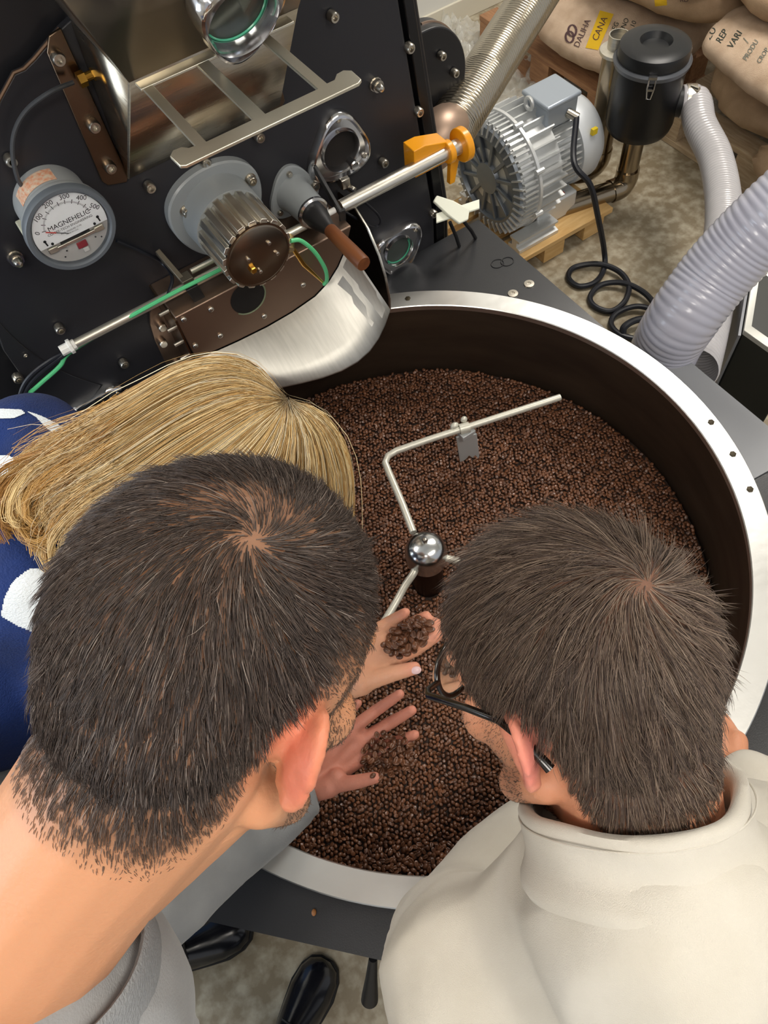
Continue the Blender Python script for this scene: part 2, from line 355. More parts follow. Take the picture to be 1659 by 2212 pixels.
# sample trier: small grey flange, nickel ring, black boot, wooden handle
TX, TZ = 0.148, 1.076
tr = part(ro, 'trier_flange', MB().loft([[(TX + a, YF - h, TZ + b) for a, b in lobed(r, 0.22, math.radians(92))] for r, h in [(0.054, 0), (0.054, 0.006), (0.051, 0.008)]]).lathe([(0.036, 0.006), (0.031, 0.02), (0.0285, 0.06), (0.0285, 0.074)], (TX, YF, TZ), (0, -1, 0), 32), greyp)
part(tr, 'nickel_ring', MB().lathe([(0.029, 0.071), (0.0295, 0.076), (0.026, 0.079), (0.021, 0.079)], (TX, YF, TZ), (0, -1, 0), 32), chrome)
part(tr, 'boot', MB().lathe([(0.0215, 0.076), (0.021, 0.09), (0.0165, 0.108), (0.012, 0.124), (0.011, 0.13)], (TX, YF, TZ), (0, -1, 0), 24), rubber)
wood = M('oiled_wood_handle', '#5c3218', 0.5, 0, c2='#734322', vscale=9, stretch=(8, 1, 8), bump=0.05, bscale=40)
part(tr, 'wooden_handle', MB().lathe([(0.0100, 0.126), (0.0118, 0.131), (0.0124, 0.16), (0.0132, 0.20), (0.0132, 0.231), (0.012, 0.235)], (TX, YF, TZ), (0, -1, 0), 28), wood)
for k in range(3):
    a = math.radians(92 + 120 * k); part(tr, 'screw', MB().lathe([(0.0052, 0), (0.0052, 0.004), (0.004, 0.006), (0.0, 0.006)], (TX + 0.041 * math.cos(a), YF - 0.008, TZ + 0.041 * math.sin(a)), (0, -1, 0), 12), bolts_m)
# latch shaft across the front with clamps and the yellow fork at its end
SY = 0.53
sL = PY(140, 762, SY); sR = PY(985, 312, SY); sz = 0.5 * (sL[2] + sR[2])
def sh(px): 
    t = (px - 140) / (985 - 140); q = sL + (sR - sL) * t; return np.array([PY(140 + (985 - 140) * t, 762 + (312 - 762) * t, SY)[0], SY, sz])
shaft = part(ro, 'latch_shaft', MB().cyl(sh(735), sh(1003), 0.0125, n=20), steel)
part(shaft, 'thin_rod', MB().cyl(sh(150), sh(705), 0.0075, n=16), M('pale_satin_rod', '#dedacb', 0.35, 0.85))
part(shaft, 'rear_rod', MB().cyl(sh(425) + (0, 0.012, 0.013), sh(500) + (0, 0.012, 0.013), 0.005, n=10), cream_m)
part(shaft, 'rod_nut', MB().lathe([(0.009, 0), (0.009, 0.014), (0.0125, 0.014), (0.0125, 0.02), (0.009, 0.02), (0.009, 0.026)], sh(135), (1, 0, 0), 8), whitep, 0.0008, 25)
part(shaft, 'rod_end', MB().cyl(sh(703), sh(723), 0.0055, n=12), whitep)
q = sh(730); part(shaft, 'clamp_lever', MB().bar(q + (-0.006, 0.055, 0.055), q + (-0.002, -0.012, -0.002), 0.014, 0.006, (1, 0, 0)).bar(q + (0.0, -0.014, 0.006), q + (0.004, 0.0, -0.045), 0.012, 0.006), M('dark_grey_steel', '#3a3a3b', 0.45, 0.6), 0.001)
q = sh(405); part(shaft, 'clamp_lever', MB().bar(q + (-0.012, 0.06, 0.04), q + (0.0, -0.006, 0.004), 0.012, 0.009, (1, 0, 0)).box(q + (0.004, 0.004, 0.006), (0.02, 0.022, 0.022)), M('worn_grey_steel', '#6c6558', 0.45, 0.7), 0.001)
pA = q + np.array([0.004, -0.016, 0.0]); part(shaft, 'latch_arm', MB().loft([[pA + (-0.011, 0, 0.006), pA + (0.011, 0, 0.006), pA + (0.011, 0.012, 0.006), pA + (-0.011, 0.012, 0.006)], [pA + (0.006, -0.012, -0.085), pA + (0.022, -0.012, -0.085), pA + (0.022, -0.002, -0.085), pA + (0.006, -0.002, -0.085)]]), M('dark_latch_steel', '#2b2a29', 0.4, 0.5), 0.0015)
fk = sh(985)
yk = part(shaft, 'yellow_fork', MB().lathe([(0.021, 0), (0.021, 0.012), (0.016, 0.012)], sh(962), (1, 0, 0), 28).lathe([(0.016, 0), (0.031, 0.002), (0.031, 0.016), (0.016, 0.016)], sh(990), (1, 0, 0), 32).prism([(0.0, 0.02), (-0.05, 0.035), (-0.075, 0.035), (-0.075, -0.02), (0.0, -0.02)], sh(968), X_, Z_, (0, 0.035, 0)).prism([(0.004, -0.005), (0.03, -0.005), (0.012, -0.085), (0.0, -0.085)], sh(980) + (0, 0.012, 0), X_, Z_, (0, 0.012, 0)), yellowp, 0.0015)
part(yk, 'pin_collar', MB().cyl(sh(973), sh(992), 0.0145, n=20), steel)
# discharge chute: plate, side cheeks and bright curved spout
CYP = 0.50
T = [(-0.150, 1.010), (-0.146, 0.932), (-0.110, 0.924), (-0.060, 0.919), (0.0, 0.916), (0.055, 0.918), (0.107, 0.926), (0.14, 0.942), (0.165, 0.965), (0.19, 1.000), (0.205, 1.035)]
ch = part(ro, 'discharge_chute', MB().prism(T + [(0.2, 1.036), (-0.15, 1.036)], (0, CYP, 0), X_, Z_, (0, 0.1, 0)), browns, 0.002)
sp = []; topc = [np.array((a, CYP - 0.002, b)) for a, b in T[1:-1]]; m = len(topc)
lipL, lipR = PY(600, 836, 0.41), PY(843, 668, 0.43)
for i in range(m):
    s = i / (m - 1); base = lipL + (lipR - lipL) * s; bow = math.sin(PI * s); lip = base + np.array([0.02, -0.045, -0.012]) * bow
    sp.append([topc[i], topc[i] * 0.62 + lip * 0.38 + (0, 0, 0.004 * bow), topc[i] * 0.28 + lip * 0.72 + (0, 0, 0.003 * bow), lip, lip - (0, 0, 0.004), topc[i] - (0, 0, 0.004)])
part(ch, 'spout', MB().loft(sp), sheet, 0, 75)
def cheek(x, pts): return MB().prism(pts, (x, 0, 0), Y_, Z_, (0.003, 0, 0))
part(ch, 'cheek', cheek(-0.153, [(0.60, 1.035), (0.498, 1.03), (0.495, 0.925), (0.60, 0.80)]), bronze)
part(ch, 'cheek', MB().prism([(0.598, 1.03), (0.545, 1.035), (0.50, 1.01), (0.47, 0.97), (0.455, 0.93), (0.448, 0.88), (0.452, 0.845), (0.52, 0.82), (0.598, 0.82)], (0.236, 0, 0), Y_, Z_, (0.0035, 0, 0)), bronze)
part(ch, 'cheek_rim', MB().tube([(0.238, a, b) for a, b in [(0.560, 1.033), (0.545, 1.035), (0.50, 1.01), (0.47, 0.97), (0.455, 0.93), (0.448, 0.88), (0.452, 0.845)]], 0.0026, 6), steel)
flo = [(-0.157, 1.0), (-0.172, 0.985), (-0.181, 0.96), (-0.186, 0.92), (-0.187, 0.80), (-0.15, 0.80), (-0.15, 1.0)]
fl_ = part(ch, 'side_flange', MB().prism(flo, (0, YF - 0.005, 0), X_, Z_, (0, 0.005, 0)), browns)
for x, y in [(347, 702), (349, 737), (385, 786)]: part(fl_, 'bolt', MB().lathe([(0.008, 0), (0.008, 0.01), (0.0065, 0.012), (0.0, 0.012)], PY(x, y, YF - 0.004), (0, -1, 0), 16), bolts_m)
for x, y in [(360, 673), (378, 707), (392, 738), (405, 768)]:
    p = PX(x, y, -0.155); part(fl_, 'stud', MB().cyl(p + (0.004, 0, 0), p - (0.014, 0, 0), 0.0036, n=10), bolts_m)
for x, y in [(397, 690), (456, 668), (422, 747), (476, 725), (571, 683), (655, 615)]: part(ch, 'rivet', MB().ball(PY(x, y, CYP - 0.001), (0.0055, 0.004, 0.0055), 12, 8), bolts_m)
hc = PY(535, 642, CYP); part(ch, 'inspection_hole', MB().prism(circ(0.033, 32, 0, hc[0], hc[2]), (0, CYP - 0.0012, 0), X_, Z_, (0, 0.001, 0)), darkhole)
part(ch, 'hole_rim', MB().tube([(hc[0] + 0.034 * math.cos(a), CYP - 0.0015, hc[2] + 0.034 * math.sin(a)) for a in np.linspace(-2.4, 0.7, 30)], 0.0016, 6), M('pale_green_rim', '#7c8468', 0.4, 0.4))
# probe under the hub with its brass tip
pr = [PY(628, 530, 0.46), PY(655, 570, 0.46), PY(700, 612, 0.475)]
part(ro, 'probe_clip', MB().cyl(PY(622, 512, 0.47), PY(626, 540, 0.45), 0.010, 0.008, 18), M('tarnished_brass', '#a08c63', 0.4, 0.9))
part(ro, 'probe_rod', MB().tube(pr, [0.0035, 0.0042, 0.002], 10), brass)
# pressure gauge
gc = PY(152, 492, 0.522); GX, GZ = gc[0], gc[2]; GR = 0.0645
gm = M('gauge_grey_case', '#9b9e9e', 0.45, 0, var=0.05)
ga = part(ro, 'pressure_gauge', MB().lathe([(0.053, 0), (0.053, 0.052), (0.059, 0.056), (0.0615, 0.060), (0.0615, 0.068), (0.063, 0.070), (0.063, 0.074)], (GX, YF, GZ), (0, -1, 0), 64), gm)
part(ga, 'bezel', MB().lathe([(0.0645, 0.073), (0.0645, 0.083), (0.063, 0.0855), (0.058, 0.0855), (0.0555, 0.083), (0.0545, 0.078), (0.054, 0.075)], (GX, YF, GZ), (0, -1, 0), 64, False), M('gauge_bezel_grey', '#5d6369', 0.45))
yd = YF - 0.077
part(ga, 'backplate', MB().prism(circ(0.0548, 48, 0, GX, GZ), (0, yd + 0.0012, 0), X_, Z_, (0, 0.001, 0)), M('gauge_back_grey', '#b4b3b0', 0.5))
dial = [(GX + 0.0535 * math.cos(a), GZ + 0.0535 * math.sin(a)) for a in np.linspace(math.radians(-13), math.radians(193), 40)]
part(ga, 'dial', MB().prism(dial, (0, yd - 0.002, 0), X_, Z_, (0, 0.002, 0)), M('dial_white', '#eceff0', 0.5))
ink = M('print_black', '#17181a', 0.6)
def gtext(s, size, a, b, rot=0.0, name='lettering', m=None, sp=1.0):
    u = np.array([math.cos(rot), 0, math.sin(rot)]); v = np.array([-math.sin(rot), 0, math.cos(rot)])
    part(ga, name, text_mesh(s, size, (GX + a, yd - 0.0024, GZ + b), u, v, space=sp), m or ink, 0, 0)
for k, s in enumerate(['0', '100', '200', '300', '400', '500']):
    a = math.radians(168 - k * 31.2); gtext(s, 0.0098, 0.0447 * math.cos(a), 0.006 + 0.0425 * math.sin(a), (a - PI / 2) * 0.55, 'numeral')
tk = MB()
for k in range(51):
    a = math.radians(168 - k * 3.12); r0 = 0.0335 if k % 5 else 0.0325; r1 = 0.036 if k % 5 else 0.0385
    p = lambda r: np.array([GX + r * math.cos(a), yd - 0.0024, GZ + 0.006 + r * math.sin(a)]); wv = np.array([-math.sin(a), 0, math.cos(a)]) * (0.00028 if k % 5 else 0.0005)
    tk.add([p(r0) - wv, p(r1) - wv, p(r1) + wv, p(r0) + wv], [(0, 1, 2, 3)])
part(ga, 'scale_marks', tk, ink, 0, 0)
gtext('MAGNEHELIC', 0.0105, 0.003, 0.0125, 0.0, 'lettering', None, 1.0)
gtext('COFFEE-TECH ENGINEERING', 0.0052, 0.001, 0.0045, 0.0, 'lettering', None, 1.02)
gtext('MAX. PRESSURE 15 PSI', 0.0032, 0.0, -0.0015); gtext('MADE IN U.S.A.', 0.0028, 0.0, -0.0055)
def bolt_mark(a, b): return MB().ball((GX + a, yd - 0.0028, GZ + b + 0.004), (0.0022, 0.0006, 0.0022), 10, 6).bar((GX + a, yd - 0.0026, GZ + b + 0.003), (GX + a + 0.001, yd - 0.0026, GZ + b - 0.004), 0.0006, 0.0022, (1, 0, 0))
part(ga, 'emblem', bolt_mark(-0.041, -0.005), ink); part(ga, 'emblem', bolt_mark(0.041, -0.005), ink)
for a in (-0.033, 0.033): part(ga, 'dial_screw', MB().lathe([(0.002, 0), (0.002, 0.0012), (0.0, 0.0015)], (GX + a, yd - 0.002, GZ - 0.009), (0, -1, 0), 12), M('screw_dark', '#33373a', 0.4, 0.6))
a = math.radians(158); nb = np.array([GX - 0.006, yd - 0.0045, GZ - 0.004]); ntp = np.array([GX - 0.0335, yd - 0.0045, GZ + 0.0125])
part(ga, 'needle', MB().bar(nb, ntp, 0.0004, 0.0009), ink); part(ga, 'needle_tip', MB().bar(nb * 0.45 + ntp * 0.55, ntp, 0.0006, 0.0016), M('needle_red', '#d2534b', 0.5))
part(ga, 'bracket', MB().bar((GX - 0.03, yd - 0.003, GZ - 0.0185), (GX + 0.03, yd - 0.003, GZ - 0.0185), 0.004, 0.005), steel, 0.0008)
part(ga, 'bracket_slot', MB().box((GX, yd - 0.0006, GZ - 0.0145), (0.046, 0.001, 0.0035)), ink)
for a in (-0.036, 0.036): part(ga, 'bracket_foot', MB().box((GX + a, yd - 0.003, GZ - 0.018), (0.014, 0.005, 0.009)), cream_m, 0.001)
part(ga, 'red_badge', MB().box((GX + 0.004, yd - 0.001, GZ - 0.031), (0.015, 0.002, 0.011)), M('badge_red', '#8e2f38', 0.5), 0.0015)
part(ga, 'white_post', MB().box((GX + 0.006, yd - 0.001, GZ - 0.041), (0.009, 0.003, 0.007)), M('post_grey', '#c9c9c6', 0.5), 0.001)
for a, b in [(-0.02, -0.03), (0.026, -0.03), (-0.026, -0.038), (0.034, -0.034)]: part(ga, 'rivet', MB().lathe([(0.0012, 0), (0.0012, 0.0008)], (GX + a, yd, GZ + b), (0, -1, 0), 8), ink)
part(ga, 'lens', MB().lathe([(0.0, 0.0845), (0.03, 0.0842), (0.0556, 0.0825)], (GX, YF, GZ), (0, -1, 0), 48, False), M('clear_lens', '#ffffff', 0.02, trans=1.0, ior=1.15, spec=0.6))
stk = MB(); ang = np.linspace(math.radians(70), math.radians(140), 14)
for i in range(13):
    r = 0.0536; A = [(GX + r * math.cos(t), YF - h, GZ + r * math.sin(t)) for t, h in ((ang[i], 0.012), (ang[i + 1], 0.012), (ang[i + 1], 0.042), (ang[i], 0.042))]; stk.add(A, [(0, 1, 2, 3)])
part(ga, 'sticker', stk, M('orange_print_sticker', '#d9cdb6', 0.6, c2='#d98a63', vscale=150, stretch=(1, 1, 3)))
part(ga, 'mounting_block', MB().box((GX - 0.047, YF - 0.03, GZ - 0.018), (0.028, 0.05, 0.03)), M('pale_block', '#c8c8b4', 0.5), 0.002)

# feed hopper: box, flared upper funnel, flange, sliding gate with its handle
hz = 1.46; a0, a1, hy = -0.100, 0.130, 0.417; b0, b1, bz = -0.113, 0.155, 1.232
hm = M('hopper_steel', '#a79d8c', 0.27, 1, var=0.10, vscale=3, bump=0.04, bscale=14, stretch=(2, 2, 14), rvar=0.06)
hp = part(ro, 'feed_hopper', MB().add([(a0, hy, hz), (a1, hy, hz), (b1, YF - 0.002, bz), (b0, YF - 0.002, bz), (a0, YF, hz), (a1, YF, hz), (b1, YF, bz), (b0, YF, bz)], [(0, 1, 2, 3), (0, 3, 7, 4), (1, 5, 6, 2), (2, 6, 7, 3)]), hm, 0, 20)
so = hp.modifiers.new('thick', 'SOLIDIFY'); so.thickness = 0.002
tA = [np.array(p) for p in [(a0, hy, hz), (a1, hy, hz), (a1, YF + 0.05, hz), (a0, YF + 0.05, hz)]]
tB = [np.array(p) for p in [(a0 - 0.075, hy - 0.09, hz + 0.22), (a1 + 0.075, hy - 0.09, hz + 0.22), (a1 + 0.075, YF + 0.1, hz + 0.22), (a0 - 0.075, YF + 0.1, hz + 0.22)]]
fu = part(hp, 'funnel', MB().loft([tA, tB], True, False), M('funnel_steel', '#8f8375', 0.30, 1, var=0.12, vscale=4, rvar=0.08), 0, 20)
so = fu.modifiers.new('thick', 'SOLIDIFY'); so.thickness = 0.002
part(hp, 'edge_bead', MB().tube([(a0, YF, hz + 0.002), (a0, hy, hz + 0.002)], 0.0026, 6).tube([(a0, hy, hz), (b0, YF - 0.003, bz)], 0.002, 6), steel)
bo = [(-0.147, 1.435), (-0.136, 1.452), (-0.118, 1.455), (-0.112, 1.236), (-0.118, 1.228), (-0.146, 1.236), (-0.152, 1.246)]
br = part(hp, 'bracket', MB().prism(bo, (0, YF - 0.005, 0), X_, Z_, (0, 0.005, 0)), bronze, 0.0012)
bo2 = [(0.15, 1.30), (0.166, 1.262), (0.168, 1.238), (0.158, 1.228), (0.14, 1.228), (0.12, 1.30)]
part(hp, 'bracket', MB().prism(bo2, (0, YF - 0.005, 0), X_, Z_, (0, 0.005, 0)), bronze, 0.0012)
for p in [PY(x, y, YF - 0.005) for x, y in [(122, 122), (199, 268), (234, 357)]] + [PY(590, 200, YF - 0.005)]:
    part(br, 'bolt', MB().lathe([(0.009, 0), (0.009, 0.010), (0.0075, 0.0125), (0.0048, 0.0125), (0.0045, 0.006)], p, (0, -1, 0), 20), bolts_m)
part(br, 'brass_fitting', MB().lathe([(0.010, 0), (0.010, 0.01)], PY(178, 170, YF - 0.02) + (-0.006, 0, 0), (1, 0, 0), 6).cyl(PY(178, 170, YF - 0.02), PY(178, 170, YF - 0.02) + (0.026, 0, 0), 0.006, n=14).lathe([(0.008, 0), (0.008, 0.006)], PY(178, 170, YF - 0.02) + (0.014, 0, 0), (1, 0, 0), 6), brass, 0, 25)
gz = hz - 0.006
gy0, gy1 = 0.398, 0.252; gx0, gx1 = -0.070, 0.105
def seg(o): return o
gate = MB()
gl = PZ(400, 343, gz); gr = PZ(757, 172, gz); gy = 0.5 * (gl[1] + gr[1]); gx0, gx1 = gl[0], gr[0]
lx = [gx0 + 0.026, 0.5 * (gx0 + gx1) - 0.008, gx1 - 0.036]
hb = 0.011
outl = [(gx0 - 0.004, gy - hb), (gx1 + 0.004, gy - hb), (gx1 + 0.010, gy - hb + 0.004), (gx1 + 0.011, gy + hb + 0.004), (gx1 + 0.004, gy + hb + 0.011), (gx1 - 0.006, gy + hb + 0.010), (gx1 - 0.014, gy + hb + 0.002), (gx1 - 0.024, gy + hb + 0.002),
        (gx1 - 0.024, 0.45), (gx1 - 0.038, 0.45), (gx1 - 0.038, gy + hb), (lx[1] + 0.008, gy + hb), (lx[1] + 0.008, 0.45), (lx[1] - 0.008, 0.45), (lx[1] - 0.008, gy + hb), (lx[0] + 0.006, gy + hb), (lx[0] + 0.006, 0.45), (lx[0] - 0.007, 0.45), (lx[0] - 0.007, gy + hb + 0.002),
        (gx0 + 0.012, gy + hb + 0.003), (gx0 + 0.006, gy + hb + 0.010), (gx0 - 0.004, gy + hb + 0.011), (gx0 - 0.011, gy + hb + 0.004), (gx0 - 0.010, gy - hb + 0.004)]
part(hp, 'slide_gate', MB().prism(outl, (0, 0, gz - 0.004), X_, Y_, (0, 0, 0.004)), cream_m, 0.0008)
part(hp, 'gate_rail', MB().box((0.5 * (a0 + a1) - 0.004, hy - 0.006, gz - 0.001), (a1 - a0 - 0.02, 0.018, 0.003)), cream_m, 0.0006)
fn = nrm(np.cross(tA[1] - tA[0], tB[0] - tA[0])); fn = fn if fn[1] < 0 else -fn
gcn = tA[0] * 0.40 + tA[1] * 0.60; fu_ = nrm(tA[1] - tA[0]); fv_ = nrm(np.cross(fn, fu_)); fv_ = fv_ if fv_[2] > 0 else -fv_
port(0, 0, 0.064, math.radians(262), 0.043, True, 0.03, gcn + fv_ * 0.050 + fn * 0.002, fu_, fv_, fn, hp, 'hopper_window')
# small fittings and wires on the front plate
part(ro, 'sensor_clamp', MB().box(PY(742, 392, YF - 0.012), (0.018, 0.02, 0.02)).lathe([(0.007, 0), (0.007, 0.02)], PY(748, 400, YF - 0.012), (0.3, -1, -0.2), 8), bolts_m, 0.002)
def wire(name, pts, r, mat, label, n=8):
    pts = np.array(pts); return single(name, MB().tube(spline(pts, 10), r, n), mat, label, 'wire', pts[0])
wire('sensor_wire', [PY(750, 402, 0.585), PY(775, 425, 0.55), PY(815, 462, 0.56), PY(822, 482, 0.56), PY(808, 490, 0.56), PY(780, 478, 0.54), PY(745, 457, 0.52)], 0.0024, cable_m, 'thin black sensor wire looping below the upper right sight port')
wire('gauge_tube', [PY(158, 178, YF - 0.02), PY(110, 198, YF - 0.03), PY(60, 235, YF - 0.02), PY(33, 280, YF - 0.016), PY(27, 330, YF - 0.016), PY(38, 385, YF - 0.016), PY(55, 412, YF - 0.01)], 0.0031, M('grey_tube', '#3f4144', 0.4), 'dark grey tube from the hopper fitting down to the pressure gauge')
wire('gauge_wire', [PY(252, 520, YF - 0.006), PY(310, 545, YF - 0.006), PY(352, 570, YF - 0.008), PY(372, 600, YF - 0.05), PY(362, 640, 0.525)], 0.003, cable_m, 'thin black wire leaving the right of the pressure gauge')
wire('green_rod_wire', [PY(500, 570, 0.52), PY(440, 600, 0.515), PY(380, 630, 0.515), PY(320, 662, 0.518), PY(270, 690, 0.528), PY(200, 730, 0.54), PY(146, 765, 0.536), PY(130, 790, 0.535), PY(95, 822, 0.54), PY(55, 855, 0.545), PY(15, 872, 0.55)], 0.0035, greenm, 'bright green wire running along the pale rod')
wire('green_probe_wire', [PY(628, 520, 0.452), PY(650, 520, 0.45), PY(680, 545, 0.45), PY(702, 580, 0.455), PY(706, 605, 0.465), PY(700, 614, 0.472)], 0.0036, greenm, 'short green wire looping beside the brass probe')
wire('black_lead', [PY(142, 762, 0.532), PY(110, 778, 0.535), PY(70, 808, 0.54), PY(48, 840, 0.545), PY(38, 885, 0.55), PY(36, 920, 0.55)], 0.0038, cable_m, 'black lead curving down from the end of the pale rod, outer one')
wire('black_lead', [PY(142, 764, 0.530), PY(115, 784, 0.533), PY(78, 815, 0.538), PY(56, 845, 0.543), PY(46, 885, 0.548), PY(44, 920, 0.55)], 0.0036, cable_m, 'black lead curving down from the end of the pale rod, inner one')
bl = MB().box(PD(-60, 900, 2.15), (0.5, 0.02, 0.9))
pbx = PY(-20, 840, 1.0)
t = thing('wall_panel', 'light blue painted panel at the left beyond the roaster', 'panel', (pbx[0] - 0.26, 1.0, 0))
part(t, 'sheet', MB().box((pbx[0] - 0.20, 1.0, 0.45), (0.6, 0.03, 0.9)), M('light_blue_paint', '#86aef0', 0.5, var=0.04), 0.003)
part(t, 'foot', MB().box((pbx[0] - 0.4, 1.0, 0.02), (0.06, 0.2, 0.04)).box((pbx[0] - 0.05, 1.0, 0.02), (0.06, 0.2, 0.04)), black2, 0.003)
wire('black_hose', [PY(-14, 780, 0.75), PY(2, 815, 0.75), PY(15, 850, 0.75), PY(30, 890, 0.75)], 0.008, cable_m, 'thick black cable in front of the light blue panel')

# ================================================================== cooling tray
ZR = 0.85; RO, RI = 0.55, 0.509; ZB = 0.665; ZD = 0.79
ct = thing('cooling_tray', 'round cooling tray with a bright aluminium rim on a charcoal base', 'cooling tray', (0, 0, 0))
rim = part(ct, 'rim', MB().lathe([(RI, ZR - 0.012), (RI, ZR - 0.0015), (RI + 0.0015, ZR), (RO - 0.0015, ZR), (RO, ZR - 0.0015), (RO, ZR - 0.012)], (0, 0, 0), (0, 0, 1), 180, False), rimm, 0, 30)
part(ct, 'tray_wall', MB().lathe([(RI + 0.003, 0.60), (RI + 0.001, ZR - 0.010), (RI + 0.006, ZR - 0.010), (RI + 0.006, 0.60)], (0, 0, 0), (0, 0, 1), 160, False), trayin, 0, 30)
part(ct, 'outer_wall', MB().lathe([(RO - 0.014, ZD - 0.02), (RO - 0.014, ZR - 0.006)], (0, 0, 0), (0, 0, 1), 160, False), black2, 0, 30)
part(ct, 'tray_floor', MB().lathe([(0.0, 0.612), (RI + 0.002, 0.612), (RI + 0.002, 0.604), (0.0, 0.604)], (0, 0, 0), (0, 0, 1), 96), trayin)
for x, y in [(1536, 912), (1583, 981), (1620, 1057), (881, 645)]:
    p = PZ(x, y, ZR); part(rim, 'screw', MB().lathe([(0.0058, -0.001), (0.0058, 0.0012), (0.0045, 0.0016), (0.0, 0.0016)], p, (0, 0, 1), 6), M('rim_screw', '#3d3628', 0.5, 0.6), 0, 20)
X1, X2, C = 0.573, 0.640, 0.861
octo = lambda xr: [(-0.62, 0.60), (-0.62, -(C - 0.62)), (-(C - 0.62), -0.62), (C - 0.60, -0.62), (xr, -(C - 0.60) - 0.05)]
deck_a = octo(X2) + [(X2, 0.075), (X1, 0.125), (X1, 0.60)]
def polar(poly, n=240, k=1.0):
    """the same outline sampled by angle about the tray's centre"""
    out = []; m = len(poly)
    angs = sorted([2 * PI * i / n for i in range(n)] + [math.atan2(y, x) % (2 * PI) for x, y in poly])
    for t in angs:
        c, s_ = math.cos(t), math.sin(t); best = 9
        for i in range(m):
            (x0, y0), (x1, y1) = poly[i], poly[(i + 1) % m]; dx, dy = x1 - x0, y1 - y0; den = c * dy - s_ * dx
            if abs(den) < 1e-9: continue
            r = (x0 * dy - y0 * dx) / den; q = (x0 * s_ - y0 * c) / den
            if r > 0 and -1e-6 <= q <= 1 + 1e-6: best = min(best, r)
        out.append((best * c * k, best * s_ * k))
    return out, angs
do, dang = polar(deck_a); di = [(0.538 * math.cos(t), 0.538 * math.sin(t)) for t in dang]
part(ct, 'deck', MB().ringplate(do, di, (0, 0, ZD - 0.006), X_, Y_, (0, 0, 0.006)), deckm, 0)
so_ = [(a_ * 0.985, b_ * 0.985) for a_, b_ in do]
part(ct, 'skirt', MB().ringplate(so_, di, (0, 0, ZD - 0.05), X_, Y_, (0, 0, 0.0435)), black2, 0)
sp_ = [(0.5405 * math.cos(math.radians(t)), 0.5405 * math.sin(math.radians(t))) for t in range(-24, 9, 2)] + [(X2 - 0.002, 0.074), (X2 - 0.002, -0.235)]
part(ct, 'side_cover', MB().prism(sp_, (0, 0, ZD), X_, Y_, (0, 0, 0.003)), M('mid_grey_plate', '#8e9094', 0.4, 0, var=0.05, vscale=5), 0, label='light grey plate on the right of the deck')  # thin plate, lighter grey than the deck it lies on
part(ct, 'pedestal', MB().lathe([(0.40, 0.10), (0.40, 0.16), (0.30, 0.30), (0.34, 0.55), (0.44, 0.600)], (0.03, 0.05, 0), (0, 0, 1), 48), black2)
for x, y in [(1143, 614), (1108, 635)]:
    part(ct, 'deck_screw', MB().lathe([(0.0115, 0), (0.0105, 0.0022), (0.0045, 0.0025), (0.004, 0.001)], PZ(x, y, ZD), (0, 0, 1), 20), bolts_m)
cpos = PZ(1083, 568, ZD)
sl = []
for cx_ in (-0.008, 0.012):
    out = []
    for i in range(32): a = 2 * PI * i / 32; out.append((cpos + np.array([cx_ + 0.014 * math.cos(a), 0.012 * math.sin(a) - cx_ * 0.4, 0.0006])))
    sl.append(MB().tube(out + out[:1], 0.0012, 6))
for s_ in sl: part(ct, 'pressed_mark', s_, black2)
part(ct, 'knob', MB().lathe([(0.006, 0.0), (0.007, 0.02), (0.0085, 0.05), (0.012, 0.10), (0.0125, 0.112), (0.010, 0.114)], PZ(806, 2070, ZD - 0.045), PZ(800, 2140, ZD - 0.12) - PZ(806, 2070, ZD - 0.045), 24), rubber)
part(ct, 'caster', MB().lathe([(0.0, -0.016), (0.042, -0.016), (0.05, -0.01), (0.05, 0.01), (0.042, 0.016), (0.0, 0.016)], (-0.30, -0.16, 0.05), (1, 0.6, 0), 28).box((-0.30, -0.16, 0.10), (0.05, 0.05, 0.06)), rubber)
# loose bean left on the deck comes with the beans below

# stirrer
st = thing('stirrer', 'steel stirring arms on a polished domed hub in the cooling tray', 'stirrer', (0, 0, 0.66))
part(st, 'post', MB().lathe([(0.028, 0.61), (0.028, 0.775), (0.026, 0.778)], (0, 0, 0), (0, 0, 1), 32), M('brown_post', '#3a2a22', 0.3, 0.8))
dm = part(st, 'dome', MB().lathe([(0.030, 0.752), (0.0345, 0.756), (0.0365, 0.775), (0.0365, 0.785), (0.034, 0.797), (0.027, 0.807), (0.016, 0.813), (0.0, 0.815)], (0, 0, 0), (0, 0, 1), 48), M('polished_dome', '#cdd0d2', 0.2, 1))
part(dm, 'bolt', MB().lathe([(0.005, 0.813), (0.005, 0.819), (0.003, 0.822), (0, 0.8225)], (0.002, 0.004, 0), (0, 0, 1), 12), bolts_m)
armm = M('cream_painted_rod', '#cfcdc0', 0.35, 0.3)
za = 0.770
arms = [[PZ(893, 1150, za), PZ(870, 1090, za), PZ(840, 1020, za), PZ(832, 1000, za), PZ(838, 985, za), PZ(856, 974, za), PZ(925, 950, za), PZ(1210, 858, za)]]
q0 = PZ(897, 1215, za); arms.append([PZ(902, 1205, za), PZ(895, 1235, za), PZ(875, 1265, za - 0.01), PZ(850, 1310, za - 0.02), PZ(800, 1390, za - 0.02)])
arms.append([PZ(950, 1195, za), PZ(962, 1205, za), PZ(1000, 1215, za - 0.01), PZ(1060, 1240, za - 0.02)])
for k, A in enumerate(arms):
    A = np.array(A)
    arm = part(st, 'arm', MB().tube(A if k == 0 else spline(A, 6), 0.0066, 14), armm, 0, 60)
pm = PZ(1003, 925, za)
pad = MB()
pl, prr = PZ(985, 945, 0.755), PZ(1030, 938, 0.755)
wdir = nrm(prr - pl); dn = nrm(PZ(1015, 995, 0.672) - 0.5 * (pl + prr)); wdt = np.linalg.norm(prr - pl)
